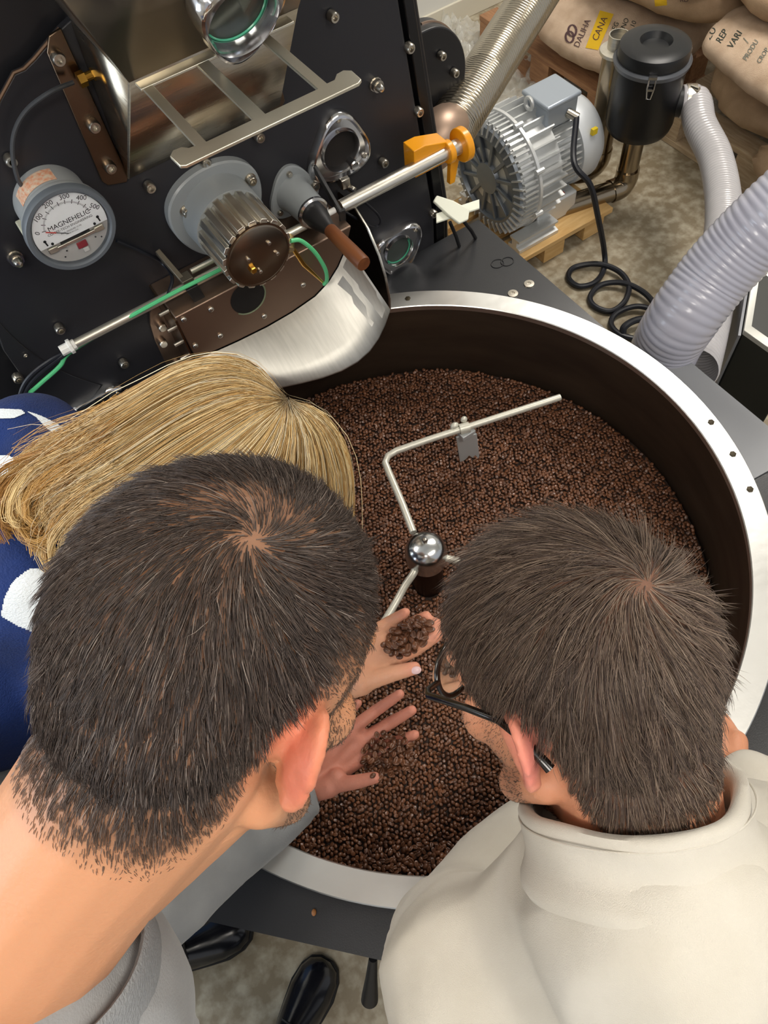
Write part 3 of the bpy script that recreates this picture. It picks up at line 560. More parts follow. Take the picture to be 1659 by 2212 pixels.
L_ = np.linalg.norm(PZ(1015, 995, 0.672) - 0.5 * (pl + prr))
ol = [(0, 0), (wdt, 0), (wdt, L_ * 0.9), (wdt * 0.93, L_), (wdt * 0.8, L_ * 0.82), (wdt * 0.66, L_ * 0.93), (wdt * 0.5, L_ * 0.8), (wdt * 0.36, L_ * 0.9), (wdt * 0.2, L_ * 0.98), (0, L_ * 1.02)]
part(arm.parent, 'paddle', MB().prism(ol, pl, wdir, dn, np.cross(wdir, dn) * 0.004).box(pm + (0.002, -0.004, -0.012), (0.03, 0.02, 0.012)), M('pale_grey_paddle', '#bfc2c2', 0.4, 0.3), 0.0012)
part(arm.parent, 'paddle_screw', MB().ball(pm + (-0.014, 0.012, 0.006), (0.009, 0.007, 0.007), 14, 8), armm); part(arm.parent, 'paddle_screw', MB().ball(pm + (0.008, 0.012, 0.008), (0.007, 0.006, 0.007), 14, 8), armm)
part(arm.parent, 'paddle_collar', MB().cyl(pm + (-0.009, 0.003, 0), pm + (0.009, -0.003, 0), 0.0105, n=16), armm)
# ================================================================== background
def proj(P):
    v = np.asarray(P, float) - CW; d = v @ FW; return 829.5 + FPX * (v @ RW) / d, 1106.0 - FPX * (v @ UW) / d, d
alu = M('cast_aluminium', '#cfd1d1', 0.42, 0.6, var=0.08, vscale=12, bump=0.05, bscale=60)
alud = M('dark_cast_aluminium', '#7f858c', 0.40, 0.7, var=0.1, vscale=12)
BX, BY, BZ, BR = 1.10, 1.215, 0.285, 0.190
bw = thing('side_channel_blower', 'silver finned electric blower standing on a timber pallet', 'blower', (BX, BY, 0.08))
def gear(r0, r1, n, duty=0.5):
    out = []
    for i in range(n):
        t = 2 * PI * i / n; w_ = 2 * PI / n
        for q, r in ((0, r0), (0.04, r1), (duty, r1), (duty + 0.08, r0)): out.append((r * math.cos(t + q * w_), r * math.sin(t + q * w_)))
    return out
part(bw, 'fan_housing', MB().prism(gear(BR * 0.93, BR, 64, 0.4), (BX + 0.006, BY, BZ), Y_, Z_, (0.052, 0, 0)), alu, 0, 25)
part(bw, 'front_cover', MB().lathe([(BR * 0.93, 0), (BR * 0.90, -0.014), (BR * 0.74, -0.02), (BR * 0.72, -0.006), (BR * 0.3, -0.002), (BR * 0.27, -0.016), (0.0, -0.018)], (BX + 0.01, BY, BZ), (1, 0, 0), 56), alud)
for k in range(12):
    a = 2 * PI * k / 12 + 0.15; u = np.array([0, math.cos(a), math.sin(a)])
    part(bw, 'spoke', MB().bar(np.array([BX + 0.004, BY, BZ]) + u * BR * 0.26, np.array([BX + 0.004, BY, BZ]) + u * BR * 0.74, 0.012, 0.018, (1, 0, 0)), alud, 0.002)
for k in range(40):
    a = 2 * PI * k / 40; u = np.array([0, math.cos(a), math.sin(a)])
    part(bw, 'rim_fin', MB().bar(np.array([BX - 0.006, BY, BZ]) + u * BR * 0.78, np.array([BX + 0.002, BY, BZ]) + u * BR * 0.99, 0.005, 0.016, (1, 0, 0)), alu)
part(bw, 'clamp_ring', MB().lathe([(BR * 1.0, 0), (BR * 1.03, 0.002), (BR * 1.03, 0.012), (BR * 1.0, 0.014)], (BX + 0.058, BY, BZ), (1, 0, 0), 56), M('bright_ring', '#dfe1e2', 0.35, 0.6))
for k in range(8):
    a = 2 * PI * k / 8 + 0.3; part(bw, 'bolt', MB().cyl((BX + 0.05, BY + BR * 1.03 * math.cos(a), BZ + BR * 1.03 * math.sin(a)), (BX + 0.08, BY + BR * 1.03 * math.cos(a), BZ + BR * 1.03 * math.sin(a)), 0.009, n=8), alu)
part(bw, 'rear_housing', MB().prism(gear(BR * 0.86, BR * 1.0, 30, 0.16), (BX + 0.072, BY, BZ), Y_, Z_, (0.105, 0, 0)), alu, 0, 25)
part(bw, 'motor', MB().prism(gear(BR * 0.58, BR * 0.70, 40, 0.25), (BX + 0.177, BY, BZ - 0.005), Y_, Z_, (0.12, 0, 0)), alu, 0, 25)
part(bw, 'fan_cowl', MB().lathe([(BR * 0.74, 0), (BR * 0.76, 0.01), (BR * 0.76, 0.07), (BR * 0.66, 0.10), (BR * 0.3, 0.118), (0, 0.12)], (BX + 0.29, BY, BZ - 0.005), (1, 0, 0), 40), M('pale_grey_cowl', '#c8ccd0', 0.42, 0.2))
part(bw, 'cowl_badge', MB().box((BX + 0.33, BY - BR * 0.66, BZ + 0.085), (0.02, 0.012, 0.02)), M('badge_yellow', '#e2c522', 0.5))
tb = part(bw, 'terminal_box', MB().box((BX + 0.225, BY - 0.02, BZ + 0.165), (0.125, 0.115, 0.075)), M('terminal_grey', '#a9b2bd', 0.4, 0.5), 0.006)
part(tb, 'lid', MB().box((BX + 0.225, BY - 0.02, BZ + 0.208), (0.138, 0.128, 0.016)), M('terminal_grey', '#a9b2bd'), 0.006)
part(tb, 'cable_gland', MB().cyl((BX + 0.25, BY - 0.075, BZ + 0.16), (BX + 0.265, BY - 0.108, BZ + 0.15), 0.014, n=12), bolts_m)
part(bw, 'lifting_eye', MB().tube([(BX + 0.135, BY - 0.02 + 0.016 * math.cos(a), BZ + BR + 0.02 + 0.018 * math.sin(a)) for a in np.linspace(0, 2 * PI, 20)], 0.006, 8), alu)
for k, dy in enumerate((-0.155, 0.13)):
    part(bw, 'foot_rail', MB().prism([(-0.03, 0), (0.03, 0), (0.03, 0.012), (0.012, 0.016), (0.012, 0.034), (0.024, 0.038), (0.024, 0.045), (-0.024, 0.045), (-0.024, 0.038), (-0.012, 0.034), (-0.012, 0.016), (-0.03, 0.012)], (BX + 0.0, BY + dy, 0.092), Y_, Z_, (0.17, 0, 0)), alu, 0, 25)
sx = part(bw, 'silencer', MB().box((BX + 0.20, BY - 0.10, 0.135), (0.17, 0.075, 0.085)), M('silencer_alu', '#ccd0d2', 0.4, 0.5), 0.006)
part(sx, 'label_patch', MB().box((BX + 0.225, BY - 0.115, 0.1785), (0.035, 0.012, 0.001)), M('label_red', '#cf4a33', 0.5))
woodp = M('pine_plank', '#c39a5e', 0.6, 0, c2='#d6b27a', vscale=6, stretch=(2, 14, 14), bump=0.1, bscale=20)
pt = thing('blower_pallet', 'small pallet of pale pine planks under the silver blower', 'pallet', (1.25, 1.2, 0))
for k, (yy, x0, x1) in enumerate([(1.06, 0.98, 1.50), (1.20, 0.98, 1.48), (1.34, 0.98, 1.49)]):
    part(pt, 'plank', MB().box(((x0 + x1) / 2, yy, 0.081), (x1 - x0, 0.11, 0.02)), woodp, 0.002)
for xx in (1.03, 1.25, 1.43): part(pt, 'bearer', MB().box((xx, 1.2, 0.036), (0.09, 0.37, 0.07)), woodp, 0.002)

# canister filter, pipes and hoses
KX, KY, KB, KT, KR = 1.60, 1.06, 0.325, 0.555, 0.108
blackgl = M('satin_black_can', '#0b0c10', 0.33, 0, var=0.1, vscale=4)
cn = thing('filter_canister', 'black cylindrical filter canister with a domed lid and wire latches', 'filter', (KX, KY, KB))
part(cn, 'can', MB().lathe([(KR * 0.90, KB), (KR * 0.96, KB + 0.012), (KR, KB + 0.03), (KR, KT - 0.012)], (KX, KY, 0), (0, 0, 1), 48), blackgl)
part(cn, 'rim_band', MB().lathe([(KR, KT - 0.016), (KR * 1.07, KT - 0.014), (KR * 1.09, KT - 0.002), (KR * 1.03, KT + 0.004), (KR * 0.95, KT + 0.004)], (KX, KY, 0), (0, 0, 1), 48), M('grey_band', '#5d6066', 0.35, 0.4))
part(cn, 'lid', MB().lathe([(KR * 0.99, KT), (KR * 1.0, KT + 0.03), (KR * 0.97, KT + 0.04), (KR * 0.86, KT + 0.047), (KR * 0.62, KT + 0.050), (KR * 0.45, KT + 0.051), (KR * 0.41, KT + 0.043), (KR * 0.36, KT + 0.034), (0, KT + 0.035)], (KX, KY, 0), (0, 0, 1), 48), M('lid_black', '#1c1d1f', 0.38))
dv = nrm(np.array([CW[0] - KX, CW[1] - KY, 0]))
for k, a in enumerate((0.12, 2.1, -1.95)):
    R2 = np.array([[math.cos(a), -math.sin(a), 0], [math.sin(a), math.cos(a), 0], [0, 0, 1]]); d = R2 @ dv; s_ = np.cross([0, 0, 1], d); o = np.array([KX, KY, KT]) + d * (KR * 1.06)
    la = part(cn, 'latch', MB().tube([o + s_ * 0.010 + (0, 0, 0.004), o + s_ * 0.010 - (0, 0, 0.03), o + s_ * 0.005 - (0, 0, 0.062), o - s_ * 0.005 - (0, 0, 0.062), o - s_ * 0.010 - (0, 0, 0.03), o - s_ * 0.010 + (0, 0, 0.004)], 0.0028, 8).bar(o + s_ * 0.012 + (0, 0, 0.004), o - s_ * 0.012 + (0, 0, 0.004), 0.012, 0.008).bar(o + s_ * 0.010 - (0, 0, 0.034), o - s_ * 0.010 - (0, 0, 0.034), 0.006, 0.006), chrome)
o0 = PZ(1455, 232, 0.41); o1 = PZ(1482, 226, 0.40)
oc = np.array([KX, KY, 0.41]); od = nrm(np.array([o1[0] - KX, o1[1] - KY, 0])); 
part(cn, 'outlet', MB().cyl(oc + od * KR * 0.7, oc + od * (KR + 0.045), 0.044, n=24), rubber)
pipe = M('stainless_pipe', '#9a8d79', 0.2, 1, var=0.08, vscale=3)
t = thing('exhaust_pipe', 'tall stainless pipe with an elbow and an open flanged top beside the canister', 'pipe', (1.57, 1.18, 0.0))
pts = spline([(1.40, 1.30, 0.12), (1.47, 1.25, 0.115), (1.53, 1.20, 0.12), (1.565, 1.183, 0.15), (1.57, 1.18, 0.20)], 6)
part(t, 'elbow', MB().tube(pts, 0.046, 20), pipe); part(t, 'riser', MB().cyl((1.57, 1.18, 0.19), (1.57, 1.18, 0.53), 0.042, n=28), pipe)
part(t, 'flange', MB().lathe([(0.042, 0.525), (0.053, 0.53), (0.053, 0.54), (0.032, 0.545), (0.032, 0.585), (0.029, 0.585), (0.029, 0.545)], (1.57, 1.18, 0), (0, 0, 1), 32), steel)
t = thing('inlet_pipe', 'short stainless pipe run with an elbow under the black canister', 'pipe', (1.60, 1.06, 0.0))
part(t, 'run', MB().cyl((1.28, 1.13, 0.10), (1.55, 1.065, 0.10), 0.036, n=24), pipe); part(t, 'elbow', MB().tube(spline([(1.54, 1.067, 0.10), (1.58, 1.06, 0.103), (1.60, 1.06, 0.13), (1.60, 1.06, 0.17)], 6), [0.040] * 19, 20), pipe)
part(t, 'riser', MB().cyl((1.60, 1.06, 0.16), (1.60, 1.06, KB + 0.004), 0.034, n=24), pipe)
hosem = M('ribbed_clear_hose', '#b9b7ba', 0.32, 0, trans=0.10, coat=0.5, var=0.05, vscale=10)
def hose(name, pts, r, label, mat, pitch=0.0135, amp=0.0034, n=28, cat='hose'):
    P = spline(pts, 24); L_ = np.concatenate([[0], np.cumsum(np.linalg.norm(np.diff(P, axis=0), axis=1))]); m = int(L_[-1] / pitch * 6); s_ = np.linspace(0, L_[-1], m)
    Q = np.stack([np.interp(s_, L_, P[:, k]) for k in range(3)], 1); rad = [r + amp * (abs(math.sin(PI * q / pitch)) ** 0.7 - 0.5) for q in s_]
    return single(name, MB().tube(Q, rad, n, False), mat, label, cat, P[0], smooth=60)
ha = hose('suction_hose', [oc + od * (KR + 0.01), oc + od * (KR + 0.05) + (0, -0.005, 0), PZ(1512, 270, 0.41), PZ(1545, 340, 0.42), PZ(1562, 430, 0.45), PZ(1560, 530, 0.52), PZ(1540, 640, 0.62), PZ(1518, 730, 0.70), PZ(1498, 800, 0.75)], 0.047, 'ribbed grey hose arching from the black canister down to the tray', hosem)
cl = MB().cyl(oc + od * (KR + 0.02), oc + od * (KR + 0.05), 0.052, n=28).cyl(oc + od * (KR + 0.03) + (0, 0, 0.05), oc + od * (KR + 0.03) + (0.0, -0.03, 0.055), 0.006, n=8)
single('hose_clamp', cl, steel, 'metal band clamp on the hose end at the canister', 'clamp', oc + od * (KR + 0.02))
hose('wide_hose', [PZ(1428, 775, 0.74), PZ(1445, 735, 0.80), PD(1480, 680, 1.42), PD(1540, 600, 1.38), PD(1600, 535, 1.34), PD(1660, 478, 1.30), PD(1740, 410, 1.26), PD(1860, 330, 1.2)], 0.064, 'wide ribbed clear hose rising from the tray edge to the right', M('ribbed_clear_hose_wide', '#b3b3c0', 0.30, 0, trans=0.12, coat=0.5, var=0.05, vscale=8), 0.0120, 0.0024, 36)
dct = M('corrugated_foil', '#b7ae9d', 0.22, 1, bump=0.05, bscale=40)
hose('metal_duct', [PD(958, 305, 1.66), PD(975, 275, 1.68), PD(1000, 235, 1.70), PD(1045, 165, 1.76), PD(1095, 85, 1.82), PD(1150, 0, 1.87), PD(1220, -110, 1.9)], 0.054, 'corrugated metal duct rising behind the roaster', dct, 0.009, 0.0035, 36, 'duct')
dpe = PD(950, 300, 1.64)
single('duct_elbow', MB().tube(spline([dpe + (-0.08, 0.0, -0.01), dpe + (-0.02, 0.0, -0.01), dpe + (0.01, 0.006, 0.008), PD(972, 275, 1.67)], 6), 0.05, 20), M('pinkish_sheet', '#a58d7c', 0.45, 0.7), 'pinkish metal elbow joining duct and roaster side', 'elbow', dpe)
# white clip with its two black straps above the deck
cp = PZ(985, 450, 0.90)
t = thing('clip_board', 'white plastic clip on thin black straps at the edge of the roaster', 'clip', PZ(1000, 525, ZD))
part(t, 'clip', MB().prism([(-0.045, 0.04), (-0.03, 0.045), (0.0, 0.015), (0.025, -0.02), (0.01, -0.035), (-0.015, -0.03), (-0.03, 0.0)], cp, X_ * 0.8 + Z_ * 0.2, Y_ * 0.8 + Z_ * 0.55, (0.0, -0.004, 0.006)), M('ivory_plastic', '#e9ecdc', 0.4), 0.002)
part(t, 'backing', MB().prism([(-0.05, 0.0), (0.05, -0.02), (0.06, 0.0), (-0.04, 0.02)], cp - (0, 0, 0.012), X_, Y_ * 0.7 + Z_ * 0.4, (0, 0, 0.004)), M('ivory_plastic', '#e9ecdc'), 0.001)
part(t, 'strap', MB().tube([PZ(972, 480, 0.86), PZ(985, 510, 0.82), PZ(992, 532, ZD + 0.002)], 0.004, 8), rubber); part(t, 'strap', MB().tube([PZ(1002, 478, 0.86), PZ(1018, 498, 0.83), PZ(1027, 514, ZD + 0.002)], 0.004, 8), rubber)
# power cable of the blower, coiled on the floor
cz = 0.012; gl_ = np.array([BX + 0.262, BY - 0.105, BZ + 0.152])
lp = [gl_, PZ(1240, 350, 0.40), PZ(1275, 400, 0.34), PZ(1292, 470, 0.22), PZ(1305, 540, 0.06), PZ(1305, 580, cz), PZ(1285, 610, cz), PZ(1250, 618, cz), PZ(1228, 600, cz), PZ(1240, 578, cz), PZ(1290, 570, cz + 0.01), PZ(1335, 585, cz + 0.012), PZ(1358, 615, cz + 0.012), PZ(1350, 650, cz + 0.01), PZ(1320, 672, cz), PZ(1285, 662, cz), PZ(1275, 640, cz), PZ(1300, 615, cz + 0.006), PZ(1350, 612, cz + 0.016), PZ(1400, 640, cz + 0.014), PZ(1425, 690, cz + 0.01), PZ(1400, 730, cz), PZ(1345, 725, cz), PZ(1320, 700, cz), PZ(1335, 675, cz + 0.006), PZ(1385, 662, cz + 0.012), PZ(1450, 690, cz + 0.01), PZ(1500, 740, cz), PZ(1540, 770, cz), PZ(1560, 800, cz)]
single('power_cable', MB().tube(spline(lp, 8), 0.0095, 10), cable_m, 'black power cable coiled in loops on the concrete floor', 'cable', lp[0])
l2 = [PZ(1345, 722, cz), PZ(1350, 705, cz + 0.02), PZ(1380, 690, cz + 0.024), PZ(1430, 690, cz + 0.024), PZ(1480, 720, cz), PZ(1530, 745, cz), PZ(1575, 800, cz)]
single('second_cable', MB().tube(spline(l2, 8), 0.0115, 10), cable_m, 'thick black cable end curling beside the coiled cable', 'cable', l2[0])
# bin at the right edge
zb = 0.70; q0, q1, q2 = PZ(1608, 713, zb), PZ(1634, 556, zb), PZ(1720, 792, zb); q3 = q1 + (q2 - q0)
bi = thing('metal_rimmed_bin', 'open black bin with a wide bright metal rim at the right edge', 'bin', (q0[0] + 0.2, q0[1], 0))
Q = [q0, q2, q3, q1]; cen = sum(Q) / 4
part(bi, 'shell', MB().loft([[np.array([p[0], p[1], 0.05]) for p in Q], [np.array([p[0], p[1], zb - 0.004]) for p in Q]], True, True), M('bin_black', '#242521', 0.5, var=0.1), 0.003)
def sc_(k, z): return [np.array([cen[0] + (p[0] - cen[0]) * k, cen[1] + (p[1] - cen[1]) * k, z]) for p in Q]
part(bi, 'rim', MB().loft([sc_(1.01, zb - 0.012), sc_(1.01, zb), sc_(0.74, zb - 0.004), sc_(0.74, zb - 0.03)], True, False), M('bin_rim_alu', '#d8d8d2', 0.4, 0.7), 0.001)
part(bi, 'liner', MB().loft([sc_(0.75, zb - 0.012), sc_(0.75, zb - 0.010)]), M('bin_liner_tan', '#b7a583', 0.8, var=0.1))
part(bi, 'lit_side', MB().loft([[np.array([p[0], p[1], 0.06]) for p in (q0 - (0.004, 0, 0), q1 - (0.004, 0, 0), q1 - (0.008, -0.004, 0), q0 - (0.008, -0.004, 0))], [np.array([p[0], p[1], zb - 0.014]) for p in (q0 - (0.004, 0, 0), q1 - (0.004, 0, 0), q1 - (0.008, -0.004, 0), q0 - (0.008, -0.004, 0))]]), M('bin_lit_side_grey', '#6f7176', 0.4, 0.3))  # grey sheet on the lit face of the black bin, light put into its colour

# pallets with burlap coffee sacks
woodo = M('weathered_pallet_wood', '#9c8567', 0.75, 0, c2='#b8a488', vscale=7, stretch=(14, 2, 14), bump=0.15, bscale=20)
woodr = M('reddish_pallet_wood', '#8a6347', 0.75, 0, c2='#a67c58', vscale=7, stretch=(14, 2, 14), bump=0.15, bscale=20)
def pallet(label, x0, y0, y1, mat, nb):
    t = thing('shipping_pallet', label, 'pallet', (x0 + 0.5, (y0 + y1) / 2, 0), 'pallets under the coffee sacks')
    for k in range(nb): part(t, 'deck_board', MB().box((x0 + 0.05 + k * (0.9 / (nb - 1)), (y0 + y1) / 2, 0.131), (0.095, y1 - y0, 0.022)), mat, 0.002)
    for k in range(3): part(t, 'base_board', MB().box((x0 + 0.05 + k * 0.45, (y0 + y1) / 2, 0.012), (0.10, y1 - y0, 0.022)), mat, 0.002)
    for yy in (y0 + 0.06, (y0 + y1) / 2, y1 - 0.06):
        for k in range(3): part(t, 'block', MB().box((x0 + 0.05 + k * 0.45, yy, 0.0715), (0.095, 0.11, 0.097)), mat, 0.002)
    return t
pallet('weathered wooden pallet carrying sacks, nearer the right edge', 1.99, 0.42, 1.30, woodo, 6)
pallet('reddish wooden pallet carrying sacks, farther toward the back wall', 1.84, 1.42, 2.22, woodr, 6)
burlap = weave('burlap', '#9a8064', '#b59a7c', 260, 0.6, 0.92, ratio=1.0, dist=0.003)
burlap2 = weave('pale_burlap', '#a89078', '#c4ad96', 260, 0.6, 0.92, ratio=1.0, dist=0.003)
def sack(c, size, rz, tilt, label, mat, seed, ears=(), p=2.6, wr=0.02):
    c = np.array(c, float); n, m = 56, 30; R = np.array(Matrix.Rotation(rz, 3, 'Z') @ Matrix.Rotation(tilt, 3, 'Y')); P = []; F = []
    for j in range(m + 1):
        t = -PI / 2 + PI * j / m
        for i in range(n):
            a = 2 * PI * i / n; sg = lambda v, e: math.copysign(abs(v) ** e, v)
            x, y, z = sg(math.cos(t), 2 / p) * sg(math.cos(a), 2 / p), sg(math.cos(t), 2 / p) * sg(math.sin(a), 2 / p), sg(math.sin(t), 0.85)
            q = np.array([x * size[0], y * size[1], z * size[2] * (1 - 0.35 * abs(x) ** 3) * (1 - 0.25 * abs(y) ** 3)]) / 2
            d = nrm(q) * (noise.noise(Vector(q * 6) + Vector((seed, 0, 0))) * wr + noise.noise(Vector(q * 17) + Vector((0, seed, 0))) * wr * 0.45 + abs(noise.noise(Vector((q[0] * 4, q[1] * 30, seed)))) * wr * 0.5 * abs(x) ** 2)
            P.append(c + R @ (q + d))
    for j in range(m):
        for i in range(n): k = (i + 1) % n; F.append((j * n + i, j * n + k, (j + 1) * n + k, (j + 1) * n + i))
    t = thing('coffee_sack', label, 'sack', c, 'burlap coffee sacks'); mb = MB(); mb.add(P, F); part(t, 'bag', mb, mat, 0, 70)
    for (ex, ey, ez, er) in ears:
        e = MB(); o = c + R @ np.array([ex, ey, ez]); E = []
        for j in range(9):
            u_ = j / 8; rr = er * (0.45 + 0.9 * abs(math.sin(PI * (0.1 + 0.75 * u_)))) ; E.append([o + R @ np.array([math.copysign(1, ex) * u_ * er * 2.2 * (1 if abs(ex) > abs(ey) else 0), math.copysign(1, ey) * u_ * er * 2.2 * (0 if abs(ex) > abs(ey) else 1), 0]) + R @ np.array([0.3 * rr * math.sin(k * PI / 6) if abs(ex) > abs(ey) else rr * math.cos(k * PI / 6), rr * math.cos(k * PI / 6) * (1 + 0.3 * math.sin(k * 2.1 + j)) if abs(ex) > abs(ey) else 0.3 * rr * math.sin(k * PI / 6), rr * 0.8 * math.sin(k * PI / 6)]) for k in range(12)])
        e.loft(E); part(t, 'tied_ear', e, mat, 0, 70)
    bv = BVHTree.FromPolygons([Vector(v) for v in P], F)
    return t, bv
def drape(mb, bv, d, off=0.003, keep=True):
    """lay flat lettering onto a sack: every point slides along d until it meets the cloth"""
    out = []; ok = []
    for p in mb.v:
        h = bv.ray_cast(Vector(p) - Vector(d) * 0.5, Vector(d), 1.2)
        ok.append(h[0] is not None); out.append(tuple(np.array(h[0]) - np.array(d) * off) if h[0] is not None else tuple(p))
    m = MB(); m.add(out, [f for f in mb.f if all(ok[i] for i in f)]); return m
def pcurve(P, wd):
    m = MB(); P = np.array(P); T = np.gradient(P, axis=0)
    for i in range(len(P) - 1):
        s0 = np.array([-T[i][1], T[i][0], 0]); s0 = s0 / np.linalg.norm(s0) * wd; m.add([P[i] - s0, P[i + 1] - s0, P[i + 1] + s0, P[i] + s0], [(0, 1, 2, 3)])
    return m
sinkA = M('sack_print_brown', '#4a3436', 0.9); sinkB = M('sack_print_black_green', '#23312c', 0.9); sinkY = M('sack_print_yellow', '#c9a21a', 0.9); sinkG = M('sack_print_grey_green', '#5b6660', 0.9)
down = np.array([0.25, 0.35, -0.9]); down = down / np.linalg.norm(down)
def pt_(x, y, z): return PZ(x, y, z)
def stamp(t, bv, s, x, y, hpx, ang, mat, z=0.45, name='lettering', sp=1.0):
    """lettering printed on the cloth around the spot seen at (x, y)"""
    o = PZ(x, y, z); du = PZ(x + 10 * math.cos(ang), y - 10 * math.sin(ang), z) - o; dv_ = PZ(x - 10 * math.sin(ang), y - 10 * math.cos(ang), z) - o
    part(t, name, drape(text_mesh(s, hpx / 10.0, o, du, dv_, space=sp), bv, nrm(ray(x, y))), mat, 0, 0)
def patch(t, bv, pts, mat, z=0.45, name='print_band', nseg=10):
    """printed quad: corners given in order"""
    A = [PZ(x, y, z) for x, y in pts]; m = MB(); n = nseg; G = []
    for i in range(n + 1):
        for j in range(n + 1):
            u_, v_ = i / n, j / n; G.append(A[0] * (1 - u_) * (1 - v_) + A[1] * u_ * (1 - v_) + A[2] * u_ * v_ + A[3] * (1 - u_) * v_)
    m.add(G, [(i * (n + 1) + j, (i + 1) * (n + 1) + j, (i + 1) * (n + 1) + j + 1, i * (n + 1) + j + 1) for i in range(n) for j in range(n)])
    c_ = np.mean(pts, axis=0); part(t, name, drape(m, bv, nrm(ray(*c_)), 0.0018), mat, 0, 60)
s1, v1 = sack((2.10, 1.66, 0.255), (0.62, 0.66, 0.24), 0.15, 0, 'burlap sack with a yellow print band, behind the steel pipe', burlap2, 3, [(-0.30, 0.26, 0.0, 0.05)])
s2, v2 = sack((2.22, 1.50, 0.47), (0.62, 0.74, 0.22), 0.2, 0.05, 'topmost burlap sack at the upper edge above the yellow-banded sack', burlap, 11, [])
s5, v5 = sack((2.28, 0.92, 0.25), (0.60, 0.60, 0.23), -0.05, 0, 'creased plain burlap sack lowest on the weathered pallet', burlap, 21, [(-0.29, -0.2, -0.03, 0.045)], 2.6, 0.035)
s3, v3 = sack((2.17, 0.84, 0.435), (0.66, 0.66, 0.20), -0.12, 0.06, 'burlap sack with dark lettering resting on the creased sack', burlap2, 31, [], 3.2, 0.016)
s4, v4 = sack((2.26, 0.97, 0.60), (0.58, 0.60, 0.20), 0.1, 0.0, 'plain burlap sack with frayed tied end at the upper right corner', burlap, 41, [(-0.25, 0.25, 0.0, 0.06)], 2.6, 0.03)
stamp(s1, v1, 'DALIHA', 1258, 72, 19, 1.15, sinkA, 0.37)
for dx, dy in ((-14, -6), (-20, 8)):
    C0 = PZ(1250 + dx, 72 + dy, 0.37); part(s1, 'emblem', drape(pcurve([PZ(1250 + dx + 9 * math.cos(a), 72 + dy + 13 * math.sin(a), 0.37) for a in np.linspace(0, 2 * PI, 20)], 0.004), v1, nrm(ray(1240, 70))), sinkA, 0, 0)
patch(s1, v1, [(1263, 105), (1292, 110), (1326, 30), (1296, 22)], sinkY, 0.37)
stamp(s1, v1, 'CANA', 1296, 62, 20, 1.15, sinkA, 0.372)
for k, (s, x, y) in enumerate([('REG', 1328, 60), ('BUENO', 1345, 62), ('NO. 10', 1362, 66)]): stamp(s1, v1, s, x, y, 15, 1.15, sinkB, 0.37)
patch(s2, v2, [(1414, 15), (1442, 12), (1440, -12), (1412, -10)], sinkY, 0.58)
stamp(s2, v2, 'RD', 1478, 0, 15, 0.0, sinkA, 0.58)
for s, x, y, h_, m_ in [('ZO', 1536, 72, 20, sinkB), ('REP', 1560, 78, 20, sinkB), ('VARI', 1588, 85, 20, sinkB), ('/', 1612, 88, 22, sinkG), ('PRODU', 1622, 108, 15, sinkG), ('CROP', 1648, 120, 14, sinkG)]: stamp(s3, v3, s, x, y, h_, 1.0, m_, 0.53)
stamp(s5, v5, '20', 1500, 165, 15, 0.9, sinkG, 0.34)
# crumpled clear film on the floor
filmm = M('clear_film', '#e3e3dc', 0.12, 0, trans=0.0, alpha=0.33, spec=0.8, bump=0.35, bscale=18)
def film(label, cx, cyy, sx, sy, seed, rz, h=0.03):
    n = 34; P = []; F = []
    for i in range(n):
        for j in range(n):
            x, y = (i / (n - 1) - 0.5), (j / (n - 1) - 0.5); z = abs(noise.noise(Vector((x * 7, y * 7, seed)))) * h * 2 + abs(noise.noise(Vector((x * 16, y * 16, seed)))) * h; e = 1 + 0.25 * noise.noise(Vector((x * 3, y * 3, seed + 4)))
            X, Y = x * sx * e, y * sy * e; P.append((cx + X * math.cos(rz) - Y * math.sin(rz), cyy + X * math.sin(rz) + Y * math.cos(rz), 0.004 + z))
    for i in range(n - 1):
        for j in range(n - 1): F.append((i * n + j, (i + 1) * n + j, (i + 1) * n + j + 1, i * n + j + 1))
    mb = MB(); mb.add(P, F); single('plastic_film', mb, filmm, label, 'film', (cx, cyy, 0), 'crumpled clear film', smooth=180)
f1 = PZ(1140, 195, 0); film('crumpled clear plastic film on the floor beside the pallet', f1[0], f1[1], 0.42, 0.40, 2.0, 0.4)
f2 = PZ(975, 110, 0); film('crumpled clear plastic film heaped behind the corrugated duct', f2[0], f2[1] - 0.05, 0.34, 0.40, 7.0, 0.2, 0.05)

# ================================================================== coffee beans
beanm = M('roasted_coffee_bean', '#4a2e1f', 0.36, 0, c2='#7a4f35', vscale=70, coat=0.15, spec=0.55, detail=2); 
ntb = beanm.node_tree; tcn = [n for n in ntb.nodes if n.type == 'TEX_COORD'][0]; mpb = [n for n in ntb.nodes if n.type == 'MAPPING'][0]
geo = ntb.nodes.new('ShaderNodeNewGeometry'); ntb.links.new(geo.outputs['Position'], mpb.inputs[0])
def bean_geo(n, m):
    P = []; F = []
    for j in range(1, m):
        t = PI * j / m
        for i in range(n):
            a = 2 * PI * i / n; x, y, z = math.sin(t) * math.cos(a), math.sin(t) * math.sin(a), math.cos(t)
            P.append([0.0050 * x, 0.0037 * y, 0.0027 * (z if z < 0 else z * 0.42 - 0.35 * max(0, 1 - abs(y) * 5) * z)])
    P.append([0, 0, 0.0027 * 0.1]); P.append([0, 0, -0.0027]); N0 = len(P) - 2
    for j in range(m - 2):
        for i in range(n): k = (i + 1) % n; F.append((j * n + i, (j + 1) * n + i, (j + 1) * n + k, j * n + k))
    for i in range(n): k = (i + 1) % n; F.append((N0, i, k)); F.append((N0 + 1, (m - 2) * n + k, (m - 2) * n + i))
    return np.array(P), F
def rotm(ax, ay, az): return np.array(Matrix.Rotation(az, 3, 'Z') @ Matrix.Rotation(ay, 3, 'Y') @ Matrix.Rotation(ax, 3, 'X'))
